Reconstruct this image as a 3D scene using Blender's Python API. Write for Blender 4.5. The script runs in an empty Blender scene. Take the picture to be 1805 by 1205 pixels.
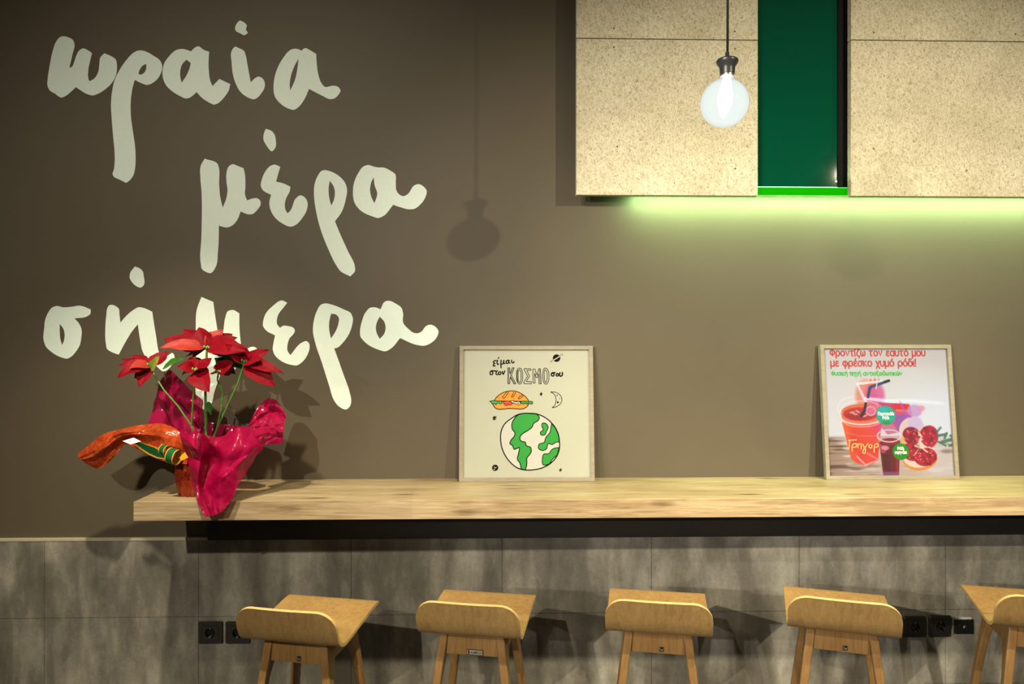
import bpy, bmesh, math, random
import numpy as np
from mathutils import Vector, Matrix
from mathutils.geometry import tessellate_polygon

SC = bpy.context.scene
COL = SC.collection
random.seed(7)
R = math.radians

# ------------------------------------------------------------------ camera
F_PX, YAW, DIST, EYE = 1288.0, R(1.5), 2.927, 1.6
cam_data = bpy.data.cameras.new('camera')
cam_data.sensor_width = 36.0
cam_data.lens = F_PX / 1805.0 * 36.0
cam_data.clip_start = 0.05
cam = bpy.data.objects.new('camera', cam_data)
cam.location = (0, -DIST, EYE)
cam.rotation_euler = (R(90), 0, -YAW)
COL.objects.link(cam)
SC.camera = cam

# ------------------------------------------------------------------ view
vs = SC.view_settings
vs.view_transform = 'Standard'
vs.look = 'None'
vs.exposure = 0.0
vs.gamma = 1.0
vs.use_curve_mapping = False

# ------------------------------------------------------------------ ambient
world = bpy.data.worlds.new('room_ambient')
SC.world = world
world.use_nodes = True
bg = world.node_tree.nodes['Background']
bg.inputs[0].default_value = (1.0, 0.86, 0.62, 1)
bg.inputs[1].default_value = 0.075

# ------------------------------------------------------------------ ceiling spots
def spot(name, loc, aim, power, angle, blend=0.6, color=(1.0, 0.87, 0.60), size=0.03):
    l = bpy.data.lights.new(name, 'SPOT')
    l.energy = power; l.color = color
    l.spot_size = R(angle); l.spot_blend = blend; l.shadow_soft_size = size
    o = bpy.data.objects.new(name, l)
    o.location = loc
    o.rotation_euler = (Vector(aim) - Vector(loc)).to_track_quat('-Z', 'Y').to_euler()
    COL.objects.link(o)
    return o

spot('spot_right_track', (3.55, -4.5, 3.3), (1.25, 0, 1.6), 1150, 40, 1.0)
spot('spot_far_left', (-4.4, -7.0, 2.8), (1.35, 0, 1.5), 1400, 24, 1.0, (1.0, 0.93, 0.80))
spot('spot_farther_left', (-6.2, -7.0, 2.8), (1.4, 0, 1.4), 1250, 20, 1.0, (1.0, 0.93, 0.80))
spot('spot_wall_wash', (-1.7, -3.5, 3.2), (1.25, 0, 1.52), 520, 28, 1.0, (1.0, 0.92, 0.66))  # added fill light, brightens the wall below the boards
spot('spot_over_plant', (-1.45, -4.4, 3.3), (-0.80, 0, 1.45), 520, 54, 1.0, (1.0, 0.90, 0.68))
spot('spot_near_wall', (-1.02, -1.35, 2.95), (-1.2, -0.35, 0.6), 300, 64, 1.0)
spot('spot_near_wall_middle', (0.25, -1.55, 2.95), (0.25, -0.75, 0.9), 330, 68, 1.0)
spot('spot_near_wall_right', (1.55, -1.55, 2.95), (1.55, -0.75, 0.9), 340, 68, 1.0)

# ------------------------------------------------------------------ helpers
def V(px, py, y=0.0):
    """the point of the plane at depth y that a pixel of the photograph shows"""
    u = (px - 902.5) / F_PX
    t = (y + DIST) / (math.cos(YAW) - u * math.sin(YAW))
    return Vector((t * (math.sin(YAW) + u * math.cos(YAW)), y, EYE - t * (py - 602.5) / F_PX))

def root_loc(o):
    v = Vector((0, 0, 0))
    while o is not None:
        v += o.location; o = o.parent
    return v

def tag(o, label=None, cat=None, group=None, kind=None):
    if label: o['label'] = label
    if cat: o['category'] = cat
    if group: o['group'] = group
    if kind: o['kind'] = kind
    return o

def empty(name, loc, rz=0.0, label=None, cat=None, group=None):
    o = bpy.data.objects.new(name, None)
    o.empty_display_size = 0.05
    o.location = loc; o.rotation_euler = (0, 0, rz)
    COL.objects.link(o)
    return tag(o, label, cat, group)

class MB:
    def __init__(s): s.v = []; s.f = []; s.m = []
    def add(s, verts, faces, mi=0):
        b = len(s.v)
        s.v += [tuple(p) for p in verts]
        s.f += [tuple(i + b for i in f) for f in faces]
        s.m += [mi] * len(faces)
        return s
    def box(s, x0, x1, y0, y1, z0, z1, mi=0):
        v = [(x, y, z) for x in (x0, x1) for y in (y0, y1) for z in (z0, z1)]
        return s.add(v, [(0, 1, 3, 2), (4, 6, 7, 5), (0, 4, 5, 1), (2, 3, 7, 6), (0, 2, 6, 4), (1, 5, 7, 3)], mi)
    def hexa(s, p, mi=0):
        """8 corners: bottom ring of 4, top ring of 4"""
        return s.add(p, [(3, 2, 1, 0), (4, 5, 6, 7), (0, 1, 5, 4), (1, 2, 6, 5), (2, 3, 7, 6), (3, 0, 4, 7)], mi)
    def grid(s, g, mi=0, close=False):
        n, m = len(g), len(g[0])
        f = []
        for i in range(n - 1):
            for j in range(m if close else m - 1):
                k = (j + 1) % m
                f.append((i * m + j, i * m + k, (i + 1) * m + k, (i + 1) * m + j))
        return s.add([p for r in g for p in r], f, mi)
    def lathe(s, c, prof, n=32, mi=0, axis=Vector((0, 0, 1)), caps=True):
        axis = Vector(axis).normalized()
        a = axis.orthogonal().normalized(); b = axis.cross(a)
        c = Vector(c)
        g = [[c + axis * h + (a * math.cos(2 * math.pi * k / n) + b * math.sin(2 * math.pi * k / n)) * r for k in range(n)] for r, h in prof]
        s.grid(g, mi, True)
        if caps:
            s.add(g[0], [tuple(range(n))[::-1]], mi); s.add(g[-1], [tuple(range(n))], mi)
        return s
    def tube(s, pts, rad, n=10, mi=0):
        pts = [Vector(p) for p in pts]
        if not isinstance(rad, (list, tuple)): rad = [rad] * len(pts)
        g = []; a = None
        for i, p in enumerate(pts):
            d = (pts[min(i + 1, len(pts) - 1)] - pts[max(i - 1, 0)]).normalized()
            a = d.orthogonal().normalized() if a is None else (a - d * a.dot(d)).normalized()
            b = d.cross(a)
            g.append([p + (a * math.cos(2 * math.pi * k / n) + b * math.sin(2 * math.pi * k / n)) * rad[i] for k in range(n)])
        s.grid(g, mi, True)
        s.add(g[0], [tuple(range(n))[::-1]], mi); s.add(g[-1], [tuple(range(n))], mi)
        return s
    def poly2(s, loops, to3, mi=0, flip=False):
        """filled outline with holes; to3 maps (u, v) to a point"""
        tri = tessellate_polygon([[Vector((p[0], p[1], 0)) for p in l] for l in loops])
        flat = [to3(p) for l in loops for p in l]
        return s.add(flat, [t[::-1] if flip else t for t in tri], mi)
    def build(s, name, mats, parent=None, world=False, smooth=False, bevel=0.0, seg=2, sharp=None):
        me = bpy.data.meshes.new(name)
        off = root_loc(parent) if (world and parent is not None) else Vector((0, 0, 0))
        me.from_pydata([tuple(Vector(p) - off) for p in s.v], [], s.f)
        if not isinstance(mats, (list, tuple)): mats = [mats]
        for m in mats: me.materials.append(m)
        me.polygons.foreach_set('material_index', s.m)
        bm = bmesh.new(); bm.from_mesh(me)
        bmesh.ops.remove_doubles(bm, verts=bm.verts, dist=1e-6)
        bmesh.ops.recalc_face_normals(bm, faces=bm.faces)
        if bevel > 0:
            es = [e for e in bm.edges if len(e.link_faces) == 2 and e.calc_face_angle(0) > R(35)]
            bmesh.ops.bevel(bm, geom=es, offset=bevel, segments=seg, profile=0.5, affect='EDGES', clamp_overlap=True)
        if smooth:
            for f in bm.faces: f.smooth = True
            if sharp:
                for e in bm.edges:
                    if len(e.link_faces) == 2 and e.calc_face_angle(0) > R(sharp): e.smooth = False
        bm.to_mesh(me); bm.free()
        o = bpy.data.objects.new(name, me)
        COL.objects.link(o)
        if parent is not None: o.parent = parent
        return o

def copy_tree(o, parent=None):
    c = o.copy(); COL.objects.link(c)
    if parent is not None: c.parent = parent
    for ch in list(o.children): copy_tree(ch, c)
    return c

def smooth_loop(pts, closed=True, step=6):
    """Catmull-Rom through points; a third entry marks a corner"""
    n = len(pts); out = []
    P = [Vector((p[0], p[1])) for p in pts]; corner = [len(p) > 2 for p in pts]
    for i in range(n if closed else n - 1):
        j = (i + 1) % n
        p1, p2 = P[i], P[j]
        p0 = P[i - 1] if (closed or i > 0) else p1
        p3 = P[(i + 2) % n] if (closed or i + 2 < n) else p2
        L = (p2 - p1).length + 1e-9
        def tan(a, b, c):
            la, lb = (b - a).length + 1e-9, (c - b).length + 1e-9
            return ((b - a) / la * lb + (c - b) / lb * la) / (la + lb)
        m1 = (p2 - p1) / L if corner[i] or (p0 - p1).length < 1e-9 else tan(p0, p1, p2)
        m2 = (p2 - p1) / L if corner[j] or (p3 - p2).length < 1e-9 else tan(p1, p2, p3)
        for k in range(step):
            t = k / step
            h = (2*t**3 - 3*t*t + 1, t**3 - 2*t*t + t, -2*t**3 + 3*t*t, t**3 - t*t)
            q = p1 * h[0] + m1 * L * h[1] + p2 * h[2] + m2 * L * h[3]
            out.append((q.x, q.y))
    if not closed: out.append((P[-1].x, P[-1].y))
    return out

def stroke_poly(pts, w, smooth=True, closed=False, step=6):
    """outline quads of a pen line of width w through 2-D points, as (verts, faces)"""
    L = smooth_loop(pts, closed, step) if smooth else [(p[0], p[1]) for p in pts]
    L = [Vector(p) for p in L]
    n = len(L); lf = []; rt = []
    for i in range(n):
        a = L[(i - 1) % n] if (closed or i > 0) else L[0]
        b = L[(i + 1) % n] if (closed or i < n - 1) else L[-1]
        d = (b - a)
        d = d.normalized() if d.length > 1e-9 else Vector((1, 0))
        nrm = Vector((-d.y, d.x))
        ww = w if not callable(w) else w(i / max(1, n - 1))
        lf.append(L[i] + nrm * ww / 2); rt.append(L[i] - nrm * ww / 2)
    verts = lf + rt; faces = []
    for i in range(n if closed else n - 1):
        j = (i + 1) % n
        faces.append((i, j, n + j, n + i))
    if not closed:
        for i0, i1 in ((0, 1), (n - 1, n - 2)):           # round pen ends
            d = (L[i0] - L[i1]).normalized(); nr = Vector((-d.y, d.x)); r = (w if not callable(w) else w(0.5)) / 2
            b = len(verts); verts += [L[i0] + (nr * math.cos(math.pi*k/6) + d * math.sin(math.pi*k/6)) * r for k in range(7)]
            faces.append(tuple(range(b, b + 7)))
    return verts, faces

def text_mesh(txt, size, bold=0.0, spacing=1.0, squash=1.0):
    cu = bpy.data.curves.new('lettering', 'FONT')
    cu.body = txt; cu.size = size; cu.offset = bold; cu.space_character = spacing
    cu.resolution_u = 4
    o = bpy.data.objects.new('lettering', cu); COL.objects.link(o)
    dg = bpy.context.evaluated_depsgraph_get(); dg.update()
    me = o.evaluated_get(dg).to_mesh()
    vs_ = [(v.co.x * squash, v.co.y) for v in me.vertices]
    fs_ = [tuple(p.vertices) for p in me.polygons]
    o.evaluated_get(dg).to_mesh_clear()
    bpy.data.objects.remove(o); bpy.data.curves.remove(cu)
    return vs_, fs_

# ------------------------------------------------------------------ materials
class N:
    def __init__(s, name):
        s.mat = bpy.data.materials.new(name); s.mat.use_nodes = True
        s.t = s.mat.node_tree; s.b = s.t.nodes['Principled BSDF']; s.out = s.t.nodes['Material Output']
    def n(s, typ, **kw):
        x = s.t.nodes.new(typ)
        for k, v in kw.items():
            if k.startswith('i_'):
                key = k[2:]
                x.inputs[int(key) if key.isdigit() else key.replace('_', ' ')].default_value = v
            else: setattr(x, k, v)
        return x
    def l(s, a, b): s.t.links.new(a, b)
    def coord(s, scale=(1, 1, 1), rot=(0, 0, 0), kind='Object'):
        tc = s.n('ShaderNodeTexCoord'); mp = s.n('ShaderNodeMapping')
        mp.inputs['Scale'].default_value = scale; mp.inputs['Rotation'].default_value = rot
        s.l(tc.outputs[kind], mp.inputs[0]); return mp.outputs[0]
    def noise(s, vec, scale, detail=3, rough=0.5, dist=0.0):
        x = s.n('ShaderNodeTexNoise', i_Scale=scale, i_Detail=detail, i_Roughness=rough, i_Distortion=dist)
        s.l(vec, x.inputs['Vector']); return x.outputs['Fac']
    def ramp(s, fac, stops):
        x = s.n('ShaderNodeValToRGB'); e = x.color_ramp.elements
        while len(e) < len(stops): e.new(0.5)
        for k, (p, c) in enumerate(stops):
            e[k].position = p; e[k].color = (*c, 1) if len(c) == 3 else c
        s.l(fac, x.inputs[0]); return x.outputs[0]
    def mix(s, a, b, fac, mode='MIX'):
        x = s.n('ShaderNodeMix', data_type='RGBA', blend_type=mode)
        for sock, val in ((x.inputs[0], fac), (x.inputs[6], a), (x.inputs[7], b)):
            if hasattr(val, 'links'): s.l(val, sock)
            elif isinstance(val, (int, float)): sock.default_value = val
            else: sock.default_value = (*val, 1)
        return x.outputs[2]
    def math(s, op, a, b=0.0):
        x = s.n('ShaderNodeMath', operation=op)
        for sock, val in ((x.inputs[0], a), (x.inputs[1], b)):
            if hasattr(val, 'links'): s.l(val, sock)
            else: sock.default_value = val
        return x.outputs[0]
    def bump(s, h, strength=0.3, dist=0.01):
        x = s.n('ShaderNodeBump', i_Strength=strength, i_Distance=dist)
        s.l(h, x.inputs['Height']); s.l(x.outputs[0], s.b.inputs['Normal']); return x.outputs[0]
    def set(s, color=None, rough=0.5, metal=0.0, spec=0.5, coat=0.0, emit=None, es=0.0):
        b = s.b
        if color is not None:
            if hasattr(color, 'links'): s.l(color, b.inputs['Base Color'])
            else: b.inputs['Base Color'].default_value = (*color, 1)
        b.inputs['Roughness'].default_value = rough
        b.inputs['Metallic'].default_value = metal
        b.inputs['Specular IOR Level'].default_value = spec
        b.inputs['Coat Weight'].default_value = coat
        b.inputs['Coat Roughness'].default_value = 0.06
        if emit is not None:
            b.inputs['Emission Color'].default_value = (*emit, 1); b.inputs['Emission Strength'].default_value = es
        return s

def plain(name, color, rough=0.5, var=0.06, scale=60, **kw):
    """a plain coat with a faint procedural mottle"""
    m = N(name)
    f = m.noise(m.coord(), scale, 3)
    lo = tuple(c * (1 - var) for c in color); hi = tuple(min(1, c * (1 + var)) for c in color)
    m.set(m.ramp(f, [(0.3, lo), (0.7, hi)]), rough, **kw)
    return m.mat

def mat_wall():
    m = N('olive_brown_paint'); c = m.coord()
    col = m.ramp(m.noise(c, 1.6, 4, 0.6), [(0.3, (0.074, 0.059, 0.038)), (0.7, (0.083, 0.067, 0.044))])
    m.set(col, 0.55, spec=0.35); m.bump(m.noise(c, 320, 2), 0.06, 0.002)
    return m.mat

def mat_tile():
    m = N('cement_look_tile')
    a = m.noise(m.coord((3.0, 3.0, 0.9)), 2.4, 5, 0.55, 0.25)
    b = m.noise(m.coord((1, 1, 0.6)), 14, 6, 0.7, 0.3)
    f = m.math('ADD', m.math('MULTIPLY', a, 0.72), m.math('MULTIPLY', b, 0.28))
    col = m.ramp(f, [(0.36, (0.090, 0.082, 0.070)), (0.47, (0.140, 0.130, 0.112)), (0.56, (0.220, 0.208, 0.180)), (0.66, (0.32, 0.305, 0.262))])
    fine = m.noise(m.coord(), 90, 4, 0.7)
    m.set(m.mix(col, m.ramp(fine, [(0.3, (0.7, 0.7, 0.7)), (0.7, (1.1, 1.1, 1.1))]), 0.5, 'MULTIPLY'), 0.5, spec=0.35)
    m.bump(b, 0.08, 0.004)
    return m.mat

def mat_oak(name, dark, mid, light, sc=1.0, knots=True, rough=0.42, axis='x'):
    m = N(name)
    s3 = {'x': (0.9, 14, 14), 'z': (14, 14, 0.9), 'y': (14, 0.9, 14)}[axis]
    g = m.noise(m.coord(tuple(k * sc for k in s3)), 3.0, 6, 0.62, 0.9)
    g2 = m.noise(m.coord(tuple(k * sc for k in (s3[0] * 1.3, s3[1] * 3.2, s3[2] * 3.2))), 4.0, 4, 0.6)
    big = m.noise(m.coord((1.0 * sc, 3 * sc, 3 * sc) if axis == 'x' else (3 * sc, 3 * sc, sc)), 1.8, 3)
    f = m.math('ADD', m.math('MULTIPLY', g, 0.5), m.math('ADD', m.math('MULTIPLY', g2, 0.22), m.math('MULTIPLY', big, 0.28)))
    col = m.ramp(f, [(0.33, dark), (0.47, mid), (0.62, light)])
    if knots:
        v = m.n('ShaderNodeTexVoronoi', i_Scale=1.0)
        wob = m.coord((3.1, 11, 13)); m.l(wob, v.inputs['Vector'])
        k = m.ramp(v.outputs['Distance'], [(0.04, (0.26, 0.20, 0.15)), (0.20, (1, 1, 1))])
        col = m.mix(col, k, 0.85, 'MULTIPLY')
        sx = m.n('ShaderNodeSeparateXYZ'); m.l(m.coord(), sx.inputs[0])
        fr = m.math('MODULO', m.math('ADD', sx.outputs[0], 1.795 - 0.945), 1.795)     # butt joints between the planks
        col = m.mix(col, (0.30, 0.24, 0.18), m.math('LESS_THAN', fr, 0.0018))
        tone = m.ramp(m.math('FRACT', m.math('MULTIPLY', m.math('FLOOR', m.math('DIVIDE', m.math('ADD', sx.outputs[0], 1.795 - 0.945), 1.795)), 0.37)), [(0.0, (0.93, 0.93, 0.95)), (0.8, (1.06, 1.03, 0.98))])
        col = m.mix(col, tone, 1.0, 'MULTIPLY')
    m.set(col, rough, spec=0.4); m.bump(g2, 0.12, 0.002)
    return m.mat

def mat_woodwool():
    m = N('wood_wool_board')
    strands = None
    for ang, sd in ((20, 0.0), (78, 3.1), (139, 7.7), (105, 12.3)):
        tc = m.n('ShaderNodeTexCoord'); mp = m.n('ShaderNodeMapping')
        mp.inputs['Rotation'].default_value = (0, R(ang), 0); mp.inputs['Location'].default_value = (sd, sd, sd)
        m.l(tc.outputs['Object'], mp.inputs[0])
        mp2 = m.n('ShaderNodeMapping'); mp2.inputs['Scale'].default_value = (42, 200, 200)
        m.l(mp.outputs[0], mp2.inputs[0])
        n = m.noise(mp2.outputs[0], 1.0, 2, 0.5, 0.6)
        strands = n if strands is None else m.math('MAXIMUM', strands, n)
    soft = m.noise(m.coord(), 5, 3)
    pit = m.noise(m.coord(), 260, 3, 0.6)
    col = m.ramp(strands, [(0.43, (0.25, 0.21, 0.135)), (0.53, (0.50, 0.45, 0.325)), (0.66, (0.66, 0.615, 0.475))])
    col = m.mix(col, m.ramp(pit, [(0.30, (0.45, 0.42, 0.36)), (0.42, (1, 1, 1))]), 0.5, 'MULTIPLY')
    col = m.mix(col, m.ramp(soft, [(0.3, (0.86, 0.84, 0.80)), (0.7, (1.05, 1.05, 1.05))]), 1.0, 'MULTIPLY')
    m.set(col, 0.9, spec=0.1); m.bump(strands, 0.5, 0.004)
    return m.mat

def mat_foil(name, c1, c2, trans, gl_rough=0.10, coat=0.9, crease=14, strength=0.42, grain=9):
    """shiny coloured cellophane: some light passes through, crinkles catch glints"""
    m = N(name); c = m.coord()
    v = m.n('ShaderNodeTexVoronoi', i_Scale=crease, feature='DISTANCE_TO_EDGE'); m.l(c, v.inputs['Vector'])
    n = m.noise(c, crease * 1.7, 3, 0.55, 0.5)
    h = m.math('ADD', m.math('MULTIPLY', m.math('MINIMUM', v.outputs['Distance'], 0.25), 1.6), m.math('MULTIPLY', n, 0.7))
    col = m.ramp(m.noise(c, grain, 4, 0.7), [(0.32, c1), (0.66, c2)])
    m.set(col, 0.6, spec=0.08, coat=coat)
    m.b.inputs['Coat Roughness'].default_value = gl_rough
    nb = m.bump(h, strength, 0.012)
    m.l(nb, m.b.inputs['Coat Normal'])
    tr = m.n('ShaderNodeBsdfTranslucent'); m.l(col, tr.inputs[0])
    tp = m.n('ShaderNodeBsdfTransparent'); m.l(m.mix(col, (1, 1, 1), 0.15), tp.inputs[0])
    a = m.n('ShaderNodeMixShader', i_0=0.22); m.l(m.b.outputs[0], a.inputs[1]); m.l(tr.outputs[0], a.inputs[2])
    b = m.n('ShaderNodeMixShader', i_0=trans); m.l(a.outputs[0], b.inputs[1]); m.l(tp.outputs[0], b.inputs[2])
    m.l(b.outputs[0], m.out.inputs[0])
    return m.mat

def mat_pane(name, tint=(1, 1, 1), rough=0.02, ior=1.45, gain=1.0):
    """thin glass sheet: clear straight through, Fresnel mirror on top"""
    m = N(name)
    tp = m.n('ShaderNodeBsdfTransparent'); tp.inputs[0].default_value = (*tint, 1)
    gl = m.n('ShaderNodeBsdfGlossy'); gl.inputs['Roughness'].default_value = rough
    fr = m.n('ShaderNodeFresnel', i_IOR=ior)
    x = m.n('ShaderNodeMixShader'); 
    gm = m.n('ShaderNodeNewGeometry')                       # only the outer face mirrors
    m.l(m.math('MULTIPLY', m.math('MULTIPLY', fr.outputs[0], gain), m.math('SUBTRACT', 1.0, gm.outputs['Backfacing'])), x.inputs[0])
    m.l(tp.outputs[0], x.inputs[1]); m.l(gl.outputs[0], x.inputs[2])
    m.l(x.outputs[0], m.out.inputs[0])
    return m.mat

def mat_leaf(name, c1, c2, trans=0.25, rough=0.45):
    m = N(name); c = m.coord()
    col = m.ramp(m.noise(c, 26, 4, 0.6), [(0.3, c1), (0.7, c2)])
    m.set(col, rough, spec=0.15)
    m.bump(m.noise(c, 70, 3), 0.25, 0.004)
    tr = m.n('ShaderNodeBsdfTranslucent'); m.l(col, tr.inputs[0])
    a = m.n('ShaderNodeMixShader', i_0=trans); m.l(m.b.outputs[0], a.inputs[1]); m.l(tr.outputs[0], a.inputs[2])
    m.l(a.outputs[0], m.out.inputs[0])
    return m.mat

M = {}
M['wall'] = mat_wall()
M['tile'] = mat_tile()
M['grout'] = plain('grey_grout', (0.10, 0.09, 0.075), 0.9)
M['trim'] = plain('tile_edge_trim', (0.36, 0.32, 0.235), 0.6)
M['floor'] = plain('dark_floor', (0.09, 0.08, 0.07), 0.6)
M['ceiling'] = plain('dark_ceiling', (0.08, 0.075, 0.07), 0.8)
M['letter'] = plain('white_vinyl', (0.68, 0.79, 0.75), 0.5, 0.02)
M['oak'] = mat_oak('counter_oak', (0.135, 0.088, 0.046), (0.28, 0.20, 0.112), (0.43, 0.34, 0.21), 1.6)
M['steel'] = plain('black_steel', (0.012, 0.010, 0.010), 0.5)
M['wool'] = mat_woodwool()
M['screw'] = plain('rusty_screw', (0.10, 0.065, 0.03), 0.6)
M['ply'] = mat_oak('stool_plywood', (0.205, 0.118, 0.041), (0.27, 0.164, 0.060), (0.33, 0.21, 0.082), 1.6, False, 0.38, 'z')
M['plyedge'] = plain('plywood_edge', (0.50, 0.34, 0.14), 0.5)
M['beech'] = mat_oak('stool_beech', (0.175, 0.090, 0.030), (0.225, 0.122, 0.042), (0.28, 0.16, 0.06), 1.8, False, 0.42, 'z')
M['plate'] = plain('black_plate', (0.008, 0.008, 0.008), 0.4)
M['silver'] = plain('silver_label', (0.34, 0.31, 0.25), 0.4)
M['socket'] = plain('anthracite_plastic', (0.020, 0.018, 0.017), 0.42)
M['socket_in'] = plain('black_plastic', (0.006, 0.006, 0.006), 0.22)
M['contact'] = plain('contact_metal', (0.75, 0.73, 0.68), 0.25, metal=1.0)
M['zinc'] = plain('zinc_bracket', (0.42, 0.42, 0.46), 0.5)
M['frame'] = mat_oak('frame_wood', (0.145, 0.122, 0.09), (0.205, 0.175, 0.13), (0.255, 0.22, 0.17), 6.0, False, 0.6)
M['backing'] = plain('poster_backing', (0.10, 0.085, 0.065), 0.8)
M['pane'] = mat_pane('frame_glass', gain=1.0)
M['black'] = plain('black_ink', (0.006, 0.005, 0.004), 0.8, spec=0.05)
M['paper'] = plain('cream_paper', (0.31, 0.32, 0.265), 0.7, 0.015, 8)
M['white'] = plain('white_ink', (0.36, 0.365, 0.335), 0.7, 0.02)
M['green_ink'] = plain('green_ink', (0.0, 0.20, 0.012), 0.6, 0.03)
M['orange_ink'] = plain('orange_ink', (0.58, 0.19, 0.006), 0.6, 0.03)
M['dgreen_ink'] = plain('dark_green_ink', (0.01, 0.24, 0.05), 0.6, 0.03)
M['red_ink'] = plain('red_ink', (0.55, 0.035, 0.02), 0.6, 0.03)
M['title_red'] = plain('title_red_ink', (0.27, 0.004, 0.009), 0.6, 0.03)
M['title_green'] = plain('title_green_ink', (0.0, 0.24, 0.02), 0.6, 0.03)
M['gold_ink'] = plain('gold_ink', (0.36, 0.25, 0.08), 0.6, 0.03)
M['pure'] = plain('pure_white_ink', (0.50, 0.52, 0.54), 0.6, 0.02)

# ------------------------------------------------------------------ setting
X0, X1, YF, HC = -4.2, 4.6, -8.0, 3.9
MB().box(X0, X1, 0.0, 0.12, 0, HC).build('wall_back', M['wall'])['kind'] = 'structure'
MB().box(X0, X1, YF, 0.12, -0.1, 0).build('floor', M['floor'])['kind'] = 'structure'
TILE_TOP = 0.818
m = MB()
m.box(X0, X1, -0.006, 0.0, 0, TILE_TOP - 0.004, 1)
jx = V(885, 1000, -0.014).x
xs = [jx + 0.5985 * k for k in range(-7, 8)]
zs = [TILE_TOP]
while zs[-1] > 0.01: zs.append(max(0.0, zs[-1] - 0.3010))
g = 0.0009
for i in range(len(xs) - 1):
    for j in range(len(zs) - 1):
        a, b = max(xs[i] + g, X0), min(xs[i + 1] - g, X1)
        if b - a < 0.01 or zs[j] - zs[j + 1] < 0.01: continue
        m.box(a, b, -0.014, -0.0055, zs[j + 1] + g, zs[j] - (g if j else 0), 0)
m.build('trim_1', [M['tile'], M['grout']])['kind'] = 'structure'
xe = V(366, 950, -0.014).x
MB().box(X0, xe, -0.016, -0.0, TILE_TOP, TILE_TOP + 0.012).build('trim_2', M['trim'], bevel=0.002)['kind'] = 'structure'

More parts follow.
